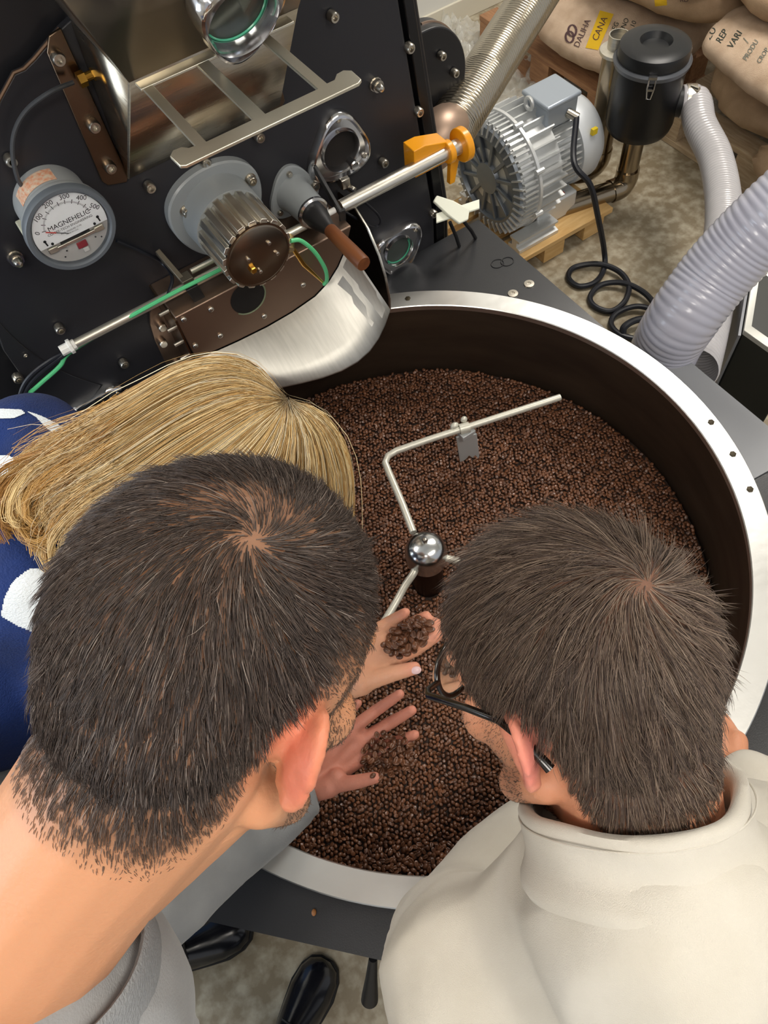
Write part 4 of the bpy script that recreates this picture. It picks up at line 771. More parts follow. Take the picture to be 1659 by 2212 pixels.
bp_hi, bf_hi = bean_geo(14, 8); bean_me = mesh_from('coffee_bean', bp_hi, bf_hi, 60); bean_me.materials.append(beanm)
def bean(p, label, group, up=None):
    o = bpy.data.objects.new('coffee_bean', bean_me); col.objects.link(o); o.location = tuple(p)
    o.rotation_euler = (random.uniform(-0.5, 0.5) + (PI if random.random() < 0.45 else 0), random.uniform(-0.5, 0.5), random.uniform(0, 2 * PI)); s = random.uniform(0.9, 1.12); o.scale = (s, s, s)
    return tag(o, label, 'coffee bean', group)
def bean_level(x, y):
    r = math.hypot(x, y); z = ZB - 0.006 + 0.006 * noise.noise(Vector((x * 7, y * 7, 0))) + 0.004 * noise.noise(Vector((x * 19, y * 19, 3)))
    return z + 0.012 * math.exp(-((x + 0.26) ** 2 + (y + 0.25) ** 2) / 0.010)
tray = []
g = 0.0076
for i in range(-70, 71):
    for j in range(-82, 83):
        x, y = g * (i + (0.5 if j % 2 else 0)) + random.uniform(-1, 1) * 0.0016, g * 0.87 * j + random.uniform(-1, 1) * 0.0016; r = math.hypot(x, y)
        if r < RI - 0.004 and r > 0.031: tray.append((x, y, bean_level(x, y) + random.uniform(-0.0016, 0.0022)))
tray = np.array(tray)
# the nearest tray beans that the photograph shows are things of their own
near = []
for k, p in enumerate(tray):
    x, y, d = proj(p)
    if (690 < x < 1035 and 1745 < y < 1880) or (905 < x < 985 and 1480 < y < 1745): near.append((d, k))
near.sort(); near = near[:145]; chosen = {k for _, k in near}
for _, k in near: bean(tray[k], 'dark roasted coffee bean on the bean bed near the front of the tray', 'coffee beans at the front of the tray')
lo, lf = bean_geo(6, 4); rest = np.array([p for k, p in enumerate(tray) if k not in chosen]); V = np.empty((len(rest) * len(lo), 3)); Fs = []
for k, p in enumerate(rest):
    R = rotm(random.uniform(-0.6, 0.6) + (PI if random.random() < 0.5 else 0), random.uniform(-0.6, 0.6), random.uniform(0, 2 * PI)); V[k * len(lo):(k + 1) * len(lo)] = (lo * random.uniform(0.9, 1.13)) @ R.T + p
    b_ = k * len(lo); Fs += [tuple(i + b_ for i in f) for f in lf]
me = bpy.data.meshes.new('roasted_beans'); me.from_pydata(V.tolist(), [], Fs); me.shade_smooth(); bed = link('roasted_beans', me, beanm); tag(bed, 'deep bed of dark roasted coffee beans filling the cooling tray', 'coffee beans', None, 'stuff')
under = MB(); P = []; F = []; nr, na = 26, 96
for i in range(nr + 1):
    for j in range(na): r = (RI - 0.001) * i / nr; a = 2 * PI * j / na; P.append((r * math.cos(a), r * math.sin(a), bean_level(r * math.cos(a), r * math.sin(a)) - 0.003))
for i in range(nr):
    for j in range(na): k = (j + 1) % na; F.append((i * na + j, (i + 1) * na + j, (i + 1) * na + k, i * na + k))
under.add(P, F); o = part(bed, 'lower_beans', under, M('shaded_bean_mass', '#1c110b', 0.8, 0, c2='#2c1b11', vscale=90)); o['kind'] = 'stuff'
lb = PZ(679, 1971, ZD); o = bean((lb[0], lb[1], ZD + 0.003), 'single light brown coffee bean lying on the black deck edge', None); o.data = bean_me.copy(); o.data.materials.clear(); o.data.materials.append(M('light_bean', '#a06a3c', 0.5)); o.rotation_euler = (PI, 0, 0.9)
# ================================================================== people
def cap_(mb, p0, p1, r0, r1=None, n=18):
    p0 = np.array(p0, float); p1 = np.array(p1, float); r1 = r0 if r1 is None else r1
    mb.cyl(p0, p1, r0, r1, n); mb.ball(p0, r0, n, 10); mb.ball(p1, r1, n, 10); return mb
def chain(mb, pts, rs, n=18):
    for i in range(len(pts) - 1): cap_(mb, pts[i], pts[i + 1], rs[i], rs[i + 1], n)
    return mb
def fuse(mb, vox, smooth=6, fac=0.5):
    """melt overlapping forms into one continuous skin"""
    me = bpy.data.meshes.new('fuse'); me.from_pydata(mb.v, [], mb.f); bm = bmesh.new(); bm.from_mesh(me); bmesh.ops.recalc_face_normals(bm, faces=bm.faces); bm.to_mesh(me); bm.free()
    o = bpy.data.objects.new('fuse', me); col.objects.link(o); r = o.modifiers.new('r', 'REMESH'); r.mode = 'VOXEL'; r.voxel_size = vox
    if smooth: s = o.modifiers.new('s', 'SMOOTH'); s.factor = fac; s.iterations = smooth
    dg = bpy.context.evaluated_depsgraph_get(); m2 = bpy.data.meshes.new_from_object(o.evaluated_get(dg))
    v = np.empty(len(m2.vertices) * 3); m2.vertices.foreach_get('co', v); v = v.reshape(-1, 3); f = [tuple(p.vertices) for p in m2.polygons]
    bpy.data.objects.remove(o); bpy.data.meshes.remove(me); bpy.data.meshes.remove(m2); return v, f
def vnormals(v, f):
    F = np.array([q if len(q) == 4 else q + (q[2],) for q in f]); n = np.cross(v[F[:, 2]] - v[F[:, 0]], v[F[:, 3]] - v[F[:, 1]]); N_ = np.zeros_like(v)
    for k in range(4): np.add.at(N_, F[:, k], n)
    return N_ / (np.linalg.norm(N_, axis=1, keepdims=True) + 1e-12)
def put(parent, name, v, f, mat, colors=None):
    me = bpy.data.meshes.new(name); me.from_pydata((v - org(parent)).tolist(), [], f); me.shade_smooth()
    if colors is not None:
        a = me.color_attributes.new('tint', 'FLOAT_COLOR', 'POINT'); c = np.ones((len(v), 4), np.float32); c[:, :3] = colors; a.data.foreach_set('color', c.ravel())
    return link(name, me, mat, parent)
def tinted(name, rough, sss=0.0, bump=0.0, bscale=200, spec=0.5, aniso=0.0, scale=0.006):
    m = M(name, '#ffffff', rough, 0, bump=bump, bscale=bscale, sss=sss, spec=spec); nt = m.node_tree; a = nt.nodes.new('ShaderNodeVertexColor'); a.layer_name = 'tint'
    nt.links.new(a.outputs[0], nt.nodes['Principled BSDF'].inputs['Base Color'])
    return m
def lc(h): return np.array(lin(h)[:3])
CAMB = np.stack([RW, UW, -FW], 1)          # camera basis, columns
def head_axes(c, ang):
    c = nrm(c); sv = math.sqrt(1 - c[2] ** 2); v = np.array([sv * math.cos(ang), sv * math.sin(ang), c[2]]); e3 = np.array([0, 0, 1.0])
    a = nrm(e3 - c[2] * v); b = np.cross(v, a); ct = max(-1, min(1, c[1] / sv)); best = None
    for sg in (1, -1):
        f = ct * a + sg * math.sqrt(1 - ct * ct) * b; r = np.cross(f, v)
        if best is None or abs(r[2] - c[0]) < best[0]: best = (abs(r[2] - c[0]), r, f)
    return CAMB @ np.stack([best[1], best[2], v], 1)   # head local -> room
CRC = np.array([0, -0.012, 0.030]); CRR = np.array([0.076, 0.098, 0.086])
def head_mb(A, C, k=1.0, earflare=0.55):
    g = MB()
    def B(c, r): g.ball(C + A @ (np.array(c) * k), np.array(r) * k, 24, 16, A)
    def K(p, q, r0, r1): cap_(g, C + A @ (np.array(p) * k), C + A @ (np.array(q) * k), r0 * k, r1 * k)
    B(CRC, CRR); B((0, -0.052, 0.006), (0.064, 0.052, 0.062)); B((0, 0.040, -0.030), (0.058, 0.052, 0.074)); B((0, 0.030, -0.082), (0.048, 0.054, 0.036)); B((0, 0.076, -0.098), (0.025, 0.018, 0.021))
    B((0, 0.072, 0.022), (0.052, 0.022, 0.018)); K((0, 0.092, 0.008), (0, 0.112, -0.030), 0.008, 0.0125); B((0, 0.098, -0.037), (0.017, 0.010, 0.009)); B((0, 0.087, -0.062), (0.024, 0.011, 0.006)); B((0, 0.085, -0.071), (0.021, 0.012, 0.007))
    for s in (-1, 1):
        B((s * 0.040, 0.062, -0.030), (0.021, 0.020, 0.022)); B((s * 0.031, 0.079, -0.002), (0.0125, 0.012, 0.011)); K((s * 0.052, 0.0, -0.060), (s * 0.042, 0.05, -0.088), 0.016, 0.016)
        e0 = np.array([s * 0.069, -0.010, -0.010]); au = nrm((s * 0.10, -0.22, 0.97)); ab = nrm((s * earflare, -0.80, -0.05)); an = nrm(np.cross(au, ab)) * (1 if s > 0 else -1)
        if an[0] * s < 0: an = -an
        def EP(t, a, h):
            wy = 0.0165 * (1.0 if math.sin(a) > 0 else 0.80); up_ = 0.033 * math.sin(a) * t; bk = 0.012 + wy * math.cos(a) * t * (1.0 + 0.10 * math.sin(a)); bowl = 0.0075 * t * t - 0.003
            return C + A @ ((e0 + au * up_ + ab * bk + an * (bowl + h)) * k)
        rings = [[EP(t, 2 * PI * i / 28, h) for i in range(28)] for t, h in ((0.05, -0.005), (0.5, -0.0048), (0.88, -0.0038), (1.0, -0.0012), (1.03, 0.001), (0.98, 0.0030), (0.86, 0.0034), (0.7, 0.0024), (0.4, 0.0022), (0.05, 0.0022))]
        g.loft(rings, True, True)
        g.tube([EP(0.96, a, 0.0005) for a in np.linspace(-1.2, 3.0, 22)], 0.0040 * k, 10)
        g.ball(EP(0.80, -1.25, 0.0), np.array([0.0065, 0.0075, 0.0085]) * k, 12, 8, A)
        K(e0 + (s * 0.001, 0.004, 0.012), e0 + (s * 0.002, 0.0, -0.02), 0.010, 0.008)
    return g
def zlim(y, fade=0.0):
    return np.interp(y, [-0.12, -0.062, -0.045, -0.033, -0.022, 0.0, 0.012, 0.03, 0.034, 0.05, 0.07, 0.1], [-0.092, -0.090, -0.070, -0.045, 0.010, 0.024, 0.018, 0.010, 0.035, 0.06, 0.075, 0.12])
def strands(roots, nrmls, dirs_fn, length, lift, steps, rad, cfun, clump=0.0, nclump=0, wob=0.0, seed=1):
    """tapered three-sided hairs grown over the head; returns verts, faces, colours"""
    g = np.random.default_rng(seed); N_ = len(roots); P = [roots.copy()]; D = []; pos = roots.copy(); nrmls = nrmls; jit = g.normal(0, 1, (N_, 3)); lead = None
    if clump and nclump:
        from mathutils.kdtree import KDTree
        ids = g.choice(N_, nclump, replace=False); kd = KDTree(nclump)
        for q, i in enumerate(ids): kd.insert(Vector(roots[i]), q)
        kd.balance(); lead = np.array([ids[kd.find(Vector(r))[1]] for r in roots]); length = length * (0.85 + 0.3 * g.random(N_)[lead]); jit = 0.45 * jit + 0.9 * jit[lead]
    for k in range(steps):
        s = (k + 0.5) / steps; t, n = dirs_fn(pos); n = 0.45 * n + 0.55 * nrmls; n /= np.linalg.norm(n, axis=1, keepdims=True); t = t - n * (t * n).sum(1, keepdims=True); t /= np.linalg.norm(t, axis=1, keepdims=True) + 1e-9; d = t + n * (lift * (1 - s * 1.25))[:, None] + jit * (wob * (0.6 + 0.8 * s)); d /= np.linalg.norm(d, axis=1, keepdims=True)
        pos = pos + d * (length / steps)[:, None]; P.append(pos); D.append((d, n))
    P = np.stack(P, 1)
    if lead is not None:
        S_ = np.linspace(0, 1, steps + 1)[None, :, None] ** 1.4 * clump; P = P * (1 - S_) + (P[lead]) * S_
    V = np.empty((N_, (steps * 3) + 1, 3)); F = []
    for k in range(steps):
        d, n = D[k]; sd = np.cross(d, n); sd /= np.linalg.norm(sd, axis=1, keepdims=True) + 1e-9; u = np.cross(sd, d); r = rad * (1 - 0.75 * k / steps)
        for q in range(3): a = 2 * PI * q / 3; V[:, k * 3 + q] = P[:, k] + r * (math.cos(a) * sd + math.sin(a) * u)
    V[:, -1] = P[:, -1]; m = steps * 3 + 1; one = []
    for k in range(steps - 1):
        for q in range(3): one.append((k * 3 + q, k * 3 + (q + 1) % 3, (k + 1) * 3 + (q + 1) % 3, (k + 1) * 3 + q))
    tri = [((steps - 1) * 3 + q, (steps - 1) * 3 + (q + 1) % 3, m - 1, m - 1) for q in range(3)]
    base = (np.arange(N_) * m)[:, None, None]; Fq = (np.array(one)[None] + base).reshape(-1, 4) if one else np.zeros((0, 4), int); Ft = (np.array(tri)[None] + base).reshape(-1, 4)[:, :3]
    c = cfun(N_, g, roots); C_ = np.repeat(c[:, None, :], m, 1).reshape(-1, 3)
    return V.reshape(-1, 3), Fq, Ft, C_
def put_np(parent, name, V, Fq, Ft, mat, colors):
    me = bpy.data.meshes.new(name); nv = len(V); nq, nt_ = len(Fq), len(Ft); me.vertices.add(nv); me.vertices.foreach_set('co', (V - org(parent)).astype(np.float32).ravel())
    me.loops.add(nq * 4 + nt_ * 3); me.loops.foreach_set('vertex_index', np.concatenate([Fq.ravel(), Ft.ravel()]).astype(np.int32))
    me.polygons.add(nq + nt_); st_ = np.concatenate([np.arange(nq) * 4, nq * 4 + np.arange(nt_) * 3]).astype(np.int32); me.polygons.foreach_set('loop_start', st_)
    me.update(calc_edges=True); me.validate(); me.shade_smooth()
    a = me.color_attributes.new('tint', 'FLOAT_COLOR', 'POINT'); c = np.ones((nv, 4), np.float32); c[:, :3] = colors; a.data.foreach_set('color', c.ravel())
    return link(name, me, mat, parent)
def sample(v, f, mask, n, seed=3):
    """random spots on the faces whose corners are all masked; returns points and normals"""
    g = np.random.default_rng(seed); F = np.array([q for q in f if len(q) == 4]); F = F[mask[F].all(1)]; ar = np.linalg.norm(np.cross(v[F[:, 2]] - v[F[:, 0]], v[F[:, 3]] - v[F[:, 1]]), axis=1); pk = g.choice(len(F), n, p=ar / ar.sum())
    a, b = g.random(n)[:, None], g.random(n)[:, None]; Q = F[pk]; P = v[Q[:, 0]] * (1 - a) * (1 - b) + v[Q[:, 1]] * a * (1 - b) + v[Q[:, 2]] * a * b + v[Q[:, 3]] * (1 - a) * b
    N_ = vnormals(v, f); return P, N_[Q[:, 0]]
skinm = tinted('skin', 0.48, 0.18, 0.10, 320, 0.4)
hairm = tinted('hair_strands', 0.42, 0, 0, 0, 0.45)
blondm = tinted('blond_hair_strands', 0.36, 0, 0, 0, 0.5)
def flow_factory(A, C, k, whorl, swirl, bias=None, bw=0.0):
    """hair direction over the skull: away from the whorl with a swirl"""
    c0 = C + A @ (CRC * k); R2 = (CRR * k) ** 2
    def fn(pos):
        q = (pos - c0) @ A; n = (q / R2) @ A.T; n /= np.linalg.norm(n, axis=1, keepdims=True); t = pos - whorl; t = t - n * (t * n).sum(1, keepdims=True); t /= np.linalg.norm(t, axis=1, keepdims=True) + 1e-9
        b = np.cross(n, t); d = math.cos(swirl) * t + math.sin(swirl) * b
        if bias is not None: bb = bias - n * (n @ bias)[:, None]; d = d + bw * bb
        d /= np.linalg.norm(d, axis=1, keepdims=True) + 1e-9; return d, n
    return fn
def hand_mb(g, wrist, fingers, rf, palm_r=0.0135, thenar=None, tr=0.015):
    """wrist, then five chains (little ... index, thumb) of points"""
    W = np.array(wrist)
    for k, F in enumerate(fingers):
        F = [np.array(p) for p in F]
        if k < 4: cap_(g, W, F[0], palm_r * 1.15, palm_r * 0.92)
        else: cap_(g, W, F[0], palm_r * 1.2, palm_r * 1.15)
        rs = [rf[k] * 1.14, rf[k] * 1.0, rf[k] * 0.82] if len(F) == 3 else [rf[k] * 1.12, rf[k] * 1.04, rf[k] * 0.96, rf[k] * 0.82]
        chain(g, F, rs, 14)
        if 0 < k < 4: cap_(g, fingers[k][0], fingers[k - 1][0], palm_r * 0.86, palm_r * 0.86)
        if 0 < k < 4: cap_(g, (W + F[0]) / 2, (W + np.array(fingers[k - 1][0])) / 2, palm_r * 1.02, palm_r * 1.02)
    if thenar is not None: g.ball(thenar, (tr, tr, tr), 14, 10)
    return g
def simple_hand(g, W, hd, sd, dn, sgn):
    Fg = []
    for k, off in enumerate((-0.030, -0.010, 0.011, 0.031)):
        ln_ = (0.055, 0.07, 0.075, 0.068)[k]; b = W + hd * 0.085 + sd * off * sgn; Fg.append([b, b + hd * ln_ * 0.6 + dn * 0.012, b + hd * ln_ + dn * 0.034])
    b = W + hd * 0.03 + sd * 0.034 * sgn; Fg.append([b, b + hd * 0.035 + sd * 0.016 * sgn + dn * 0.01, b + hd * 0.062 + sd * 0.012 * sgn + dn * 0.024]); hand_mb(g, W, Fg, [0.0078, 0.0086, 0.009, 0.0087, 0.0098])
def curl(pts): return spline(np.array(pts), 3)[::3] if False else pts
def cloth_noise(v, n, amp, sc, seed, ridge=0.0):
    out = v.copy()
    for i in range(len(v)):
        p = Vector(v[i] * sc) + Vector((seed, seed * 0.7, 0)); d = noise.noise(p) * amp + noise.noise(p * 2.7) * amp * 0.4
        if ridge: d += (0.5 - abs(noise.noise(Vector((v[i][0] * sc * 0.8, v[i][1] * sc * 2.2, v[i][2] * sc * 1.6)) + Vector((seed, 0, 2))))) * ridge
        out[i] = v[i] + n[i] * d
    return out
def shoe(t, toe, heel, name='shoe'):
    toe = np.array(toe); heel = np.array(heel); d = nrm(toe - heel); s_ = np.cross([0, 0, 1], d); L_ = np.linalg.norm(toe - heel); R = []
    for u_, wd, h_ in [(0, 0.024, 0.055), (0.04, 0.032, 0.075), (0.2, 0.036, 0.085), (0.42, 0.038, 0.08), (0.6, 0.045, 0.060), (0.75, 0.049, 0.052), (0.88, 0.045, 0.045), (0.96, 0.034, 0.037), (1.0, 0.014, 0.026)]:
        o = heel + d * L_ * u_; R.append([o + s_ * wd * math.cos(a) * (1 if math.sin(a) > -0.2 else 0.95) + np.array([0, 0, 0.014 + max(0, math.sin(a)) * h_]) for a in np.linspace(-0.25, PI + 0.25, 18)])
    u = part(t, name, MB().loft(R), M('black_leather', '#14151b', 0.22, 0, coat=0.4, bump=0.06, bscale=30), 0, 60)
    so_ = []
    for u_, wd in [(0, 0.026), (0.05, 0.034), (0.35, 0.037), (0.6, 0.047), (0.76, 0.052), (0.9, 0.046), (0.98, 0.033), (1.015, 0.014)]: so_.append((u_ * L_, wd))
    ol = so_ + [(a, -b) for a, b in so_[::-1]]; part(u, 'sole', MB().prism(ol, np.array([heel[0], heel[1], 0.0]), d, s_, (0, 0, 0.018)), M('shoe_sole', '#0c0c0e', 0.6), 0.002)
    lp_ = heel + d * L_ * 0.52 + np.array([0, 0, 0.09]); part(u, 'lace', MB().tube([lp_ + s_ * 0.022 * q + d * 0.012 * k_ - np.array([0, 0, 0.010 * q * q * 0.5]) for k_ in (0,) for q in np.linspace(-1, 1, 9)], 0.0025, 6), rubber)
    return u

# ------------------------------------------------ man in grey, nearest on the left
m1 = thing('person', 'man in a grey sweatshirt with short dark thinning hair, holding beans on his palm', 'person', (-0.72, -0.40, 0))
A1 = head_axes((0.45, -0.86, 0.24), math.radians(70)); C1 = PD(482, 1425, 0.435); K1 = 1.0
g = head_mb(A1, C1, K1, 0.75)
nb1 = PD(20, 2030, 0.485)
nk0 = C1 + A1 @ (np.array([0, -0.030, -0.045]) * K1)
chain(g, [nk0, nk0 * 0.5 + nb1 * 0.5, nb1, nb1 * 2 - nk0 * 0.6 - nb1 * 0.4], [0.060, 0.0585, 0.064, 0.070])
cap_(g, C1 + A1 @ np.array([0, 0.0, -0.07]), nb1 + (0.02, 0.02, -0.05), 0.052, 0.055)
shR = PD(190, 2350, 0.56); shL = PD(-420, 1960, 0.62); pel1 = np.array([-0.98, -0.52, 0.97])
chain(g, [shL, nb1 * 0.8 + 0.1 * (shL + shR) + (0, 0, -0.04), shR], [0.05, 0.062, 0.05]); cap_(g, nb1 + (-0.03, -0.01, -0.06), nb1 + (-0.10, -0.02, -0.11), 0.07, 0.08)
elb1 = PD(225, 2015, 0.90); wr1 = PD(655, 1712, 1.09)
chain(g, [shR, PD(200, 2210, 0.73), elb1, PD(440, 1862, 1.0), PD(600, 1735, 1.08)], [0.045, 0.042, 0.038, 0.036, 0.029])
sl1 = shL + np.array([0.02, 0.10, -0.26]); hl1 = sl1 + np.array([0.27, 0.022, -0.13]); dl1 = nrm(hl1 - sl1); chain(g, [shL, sl1, hl1], [0.045, 0.036, 0.026]); simple_hand(g, hl1, dl1, nrm(np.cross(dl1, Z_)), np.array([0, 0, -1.0]), -1)
F1 = [[PD(706, 1578, 1.085), PD(740, 1548, 1.085), PD(773, 1519, 1.07)], [PD(752, 1580, 1.10), PD(815, 1533, 1.10), PD(864, 1499, 1.08)], [PD(778, 1602, 1.105), PD(842, 1562, 1.105), PD(890, 1534, 1.085)], [PD(784, 1632, 1.105), PD(848, 1606, 1.11), PD(896, 1587, 1.095)], [PD(712, 1698, 1.075), PD(765, 1690, 1.06), PD(810, 1680, 1.05)]]
hand_mb(g, wr1, F1, [0.0082, 0.0092, 0.0096, 0.0094, 0.0105], 0.0145, PD(728, 1682, 1.075)); g.ball(PD(692, 1625, 1.09), 0.017, 14, 10); cap_(g, PD(600, 1735, 1.08), wr1, 0.029, 0.025)
v1, f1 = fuse(g, 0.0029, 6); v1b, f1b = v1, f1
L1 = ((v1 - C1) @ A1) / K1
def ear_w(L_): return np.maximum(np.exp(-(((L_ - np.array([0.082, -0.028, -0.008])) / np.array([0.016, 0.022, 0.036])) ** 2).sum(1)), np.exp(-(((L_ - np.array([-0.082, -0.028, -0.008])) / np.array([0.016, 0.022, 0.036])) ** 2).sum(1)))
sk = lc('#cb916b'); red = lc('#d67a60'); C_ = np.repeat(sk[None], len(v1), 0); ew = np.clip(ear_w(L1) * 1.3, 0, 1)[:, None]; C_ = C_ * (1 - ew) + red * ew
hw = np.clip((0.17 - np.linalg.norm(v1 - PD(770, 1610, 1.09), axis=1)) / 0.04, 0, 1)[:, None]; C_ = C_ * (1 - hw) + lc('#c98672') * hw
on = np.linalg.norm(L1 - CRC, axis=1) < 0.15
sc1 = np.clip((L1[:, 2] - zlim(L1[:, 1])) / 0.03, 0, 1) * on * (np.abs(L1[:, 0]) < 0.083); sc1 *= (ear_w(L1) < 0.25); C_ = C_ * (1 - 0.8 * sc1[:, None]) + lc('#765743') * 0.8 * sc1[:, None]
stub = np.clip(1 - np.abs(L1[:, 2] + 0.075) / 0.05, 0, 1) * np.clip((L1[:, 1] - 0.0) / 0.02, 0, 1) * on; C_ = C_ * (1 - 0.5 * stub[:, None]) + lc('#5d4438') * 0.5 * stub[:, None]
put(m1, 'body', v1, f1, skinm, C_)
# hair
bv1 = BVHTree.FromPolygons([Vector(p) for p in v1b], f1b)
def hit(bv, x, y): h = bv.ray_cast(Vector(CW), Vector(nrm(ray(x, y)))); return np.array(h[0]) if h[0] is not None else None
wh1 = hit(bv1, 545, 1165); bald = hit(bv1, 570, 1085); bald2 = hit(bv1, 420, 1080); bald3 = hit(bv1, 640, 1130)
Lb = ((v1b - C1) @ A1) / K1
mask = (Lb[:, 2] > zlim(Lb[:, 1]) - 0.014) & (np.abs(Lb[:, 0]) < 0.084) & (ear_w(Lb) < 0.30) & (np.linalg.norm(Lb - CRC, axis=1) < 0.14)
P, Nn = sample(v1b, f1b, mask, 37000, 5); Lp = ((P - C1) @ A1) / K1; gg = np.random.default_rng(9)
depth_in = (Lp[:, 2] - zlim(Lp[:, 1])); dens = np.clip((depth_in + 0.014) / 0.065, 0.04, 1) ** 1.3
for bc, rr, lo_ in ((bald, 0.013, 0.20), (bald2, 0.012, 0.45), (bald3, 0.010, 0.45), (wh1, 0.006, 0.5), (0.5 * (bald + bald2), 0.010, 0.42)):
    if bc is not None: dd = np.linalg.norm(P - bc, axis=1); dens *= lo_ + (1 - lo_) * np.clip((dd - rr * 0.5) / rr, 0, 1)
kp = gg.random(len(P)) < dens; P, Nn, depth_in = P[kp], Nn[kp], depth_in[kp]
ln = np.clip(0.0035 + depth_in * 0.22, 0.0035, 0.017) * (0.8 + 0.4 * gg.random(len(P)))
def hc1(n, g, r):
    base = np.array([lc('#3a312d'), lc('#4b3f39'), lc('#5a4d45'), lc('#41362f'), lc('#8a7e75')]); c = base[g.choice(5, n, p=[0.26, 0.3, 0.24, 0.16, 0.04])] * (0.9 + 0.4 * g.random((n, 1))); q = ((r - C1) @ A1) / K1; w_ = 0.65 * np.clip(1 - (q[:, 2] - zlim(q[:, 1])) / 0.05, 0, 1)[:, None]; return c * (1 - w_) + lc('#7d604c') * w_
fl1 = flow_factory(A1, C1, K1, wh1, 0.45, A1 @ np.array([0, -0.2, -1.0]), 0.35)
V, Fq, Ft, Cc = strands(P, Nn, fl1, ln, np.where(Lp[kp][:, 2] < -0.015, 0.85, 0.34), 3, 0.00027, hc1, 0.25, 3800, 0.13, 4)
put_np(m1, 'hair', V, Fq, Ft, hairm, Cc)
# beard stubble along the jaw
msk = (Lb[:, 2] < 0.03) & (Lb[:, 2] > -0.12) & (Lb[:, 1] > 0.008 - np.clip(Lb[:, 2] + 0.06, -1, 0) * 0.6) & (ear_w(Lb) < 0.2) & (np.abs(Lb[:, 0]) > 0.03) & (np.linalg.norm(Lb - np.array([0, 0.02, -0.06]), axis=1) < 0.11)
P, Nn = sample(v1b, f1b, msk, 5000, 8); V, Fq, Ft, Cc = strands(P, Nn, flow_factory(A1, C1, K1, wh1, 0.0, A1 @ np.array([0, 0.5, -1.0]), 1.0), 0.006 * (0.6 + 0.8 * gg.random(len(P))), 0.6 * np.ones(len(P)), 2, 0.00026, hc1, 0, 0, 0.2, 6)
put_np(m1, 'beard', V, Fq, Ft, hairm, Cc)
# grey sweatshirt
swm = weave('grey_sweatshirt', '#85888a', '#989a9b', 420, 0.35, 0.95, dist=0.0012, sheen=0.2)
g = MB(); ncl = nb1 + 0.25 * (nb1 - nk0)
chain(g, [shL + (0, 0, -0.01), nb1 * 0.72 + 0.14 * (shL + shR) + (-0.02, -0.01, -0.06), shR + (0, 0, -0.01)], [0.078, 0.088, 0.078]); chain(g, [nb1 + (-0.12, -0.03, -0.13), pel1 + (0, 0, 0.05)], [0.115, 0.15])
chain(g, [shR, PD(200, 2210, 0.73), elb1, PD(440, 1862, 1.0), PD(612, 1716, 1.075)], [0.074, 0.066, 0.058, 0.055, 0.047]); shl2 = shL + np.array([0.02, 0.10, -0.26]); chain(g, [shL, shl2, shl2 + (0.25, 0.02, -0.12)], [0.074, 0.058, 0.045])
axc = nrm(CAMB @ np.array([0.05, 0.88, 0.46])); g.ball(PD(58, 2062, 0.472) - axc * 0.078, 0.090, 24, 16); cap_(g, PD(75, 2092, 0.485) - axc * 0.085, shR, 0.075, 0.07); cap_(g, PD(75, 2092, 0.485) - axc * 0.085, shL, 0.075, 0.07)
vs1, fs1 = fuse(g, 0.0062, 6); ns1 = vnormals(vs1, fs1); vs1 = cloth_noise(vs1, ns1, 0.005, 9, 2.0, 0.014)
# hollow the neckline where the skin comes through
ax = nrm(nk0 - nb1); rel = vs1 - (nb1 + 0.0 * ax); h_ = rel @ ax; rad_ = np.linalg.norm(rel - np.outer(h_, ax), axis=1); sel = np.zeros(len(vs1), bool)
put(m1, 'sweatshirt', vs1, fs1, swm)
cu0, cu1 = PD(612, 1722, 1.072), PD(660, 1690, 1.085); rd = nrm(cu1 - cu0)
g = MB(); 
nr = []
uu, vv, dd_ = frame(ax)
nc = PD(58, 2062, 0.472); ax = nrm(CAMB @ np.array([0.05, 0.88, 0.46])); uu, vv, dd_ = frame(ax)
for rr, hh in ((0.079, -0.028), (0.075, -0.006), (0.0725, 0.003), (0.070, 0.005), (0.0675, 0.002), (0.068, -0.028)): nr.append([nc + ax * (hh) + rr * (math.cos(a) * uu + math.sin(a) * vv) for a in np.linspace(0, 2 * PI, 48, endpoint=False)])
part(m1, 'collar', MB().loft(nr, True, False), weave('grey_rib', '#7d8082', '#8f9294', 300, 0.6, 0.95), 0, 60)
part(m1, 'cuff', MB().lathe([(0.050, -0.02), (0.047, 0.0), (0.045, 0.03), (0.041, 0.034), (0.037, 0.030), (0.036, 0.0)], cu0, rd, 40, False), MATS['grey_sweatshirt'], 0, 60)
trm = M('black_trousers', '#111114', 0.85, 0, bump=0.1, bscale=60)
toeR, heelR, toeL, heelL = np.array([-0.560, -0.360, 0]), np.array([-0.795, -0.492, 0]), np.array([-0.668, -0.200, 0]), np.array([-0.935, -0.145, 0])
g = MB(); cap_(g, pel1 + (-0.02, 0.055, 0.0), pel1 + (0.02, -0.055, 0.0), 0.135, 0.135)
for s_, hl, toe in ((-1, heelR, toeR), (1, heelL, toeL)):
    hip = pel1 + np.array([-0.05 * s_ * 0.5, 0.09 * s_, -0.05]); an_ = hl * 0.75 + toe * 0.25 + np.array([0, 0, 0.09]); kn = 0.5 * (hip + an_) + np.array([0.05, 0.03, 0]); chain(g, [hip, kn, an_], [0.10, 0.075, 0.056])
v_, f_ = fuse(g, 0.011, 4); put(m1, 'trousers', v_, f_, trm)
shoe(m1, toeR, heelR); shoe(m1, toeL, heelL)

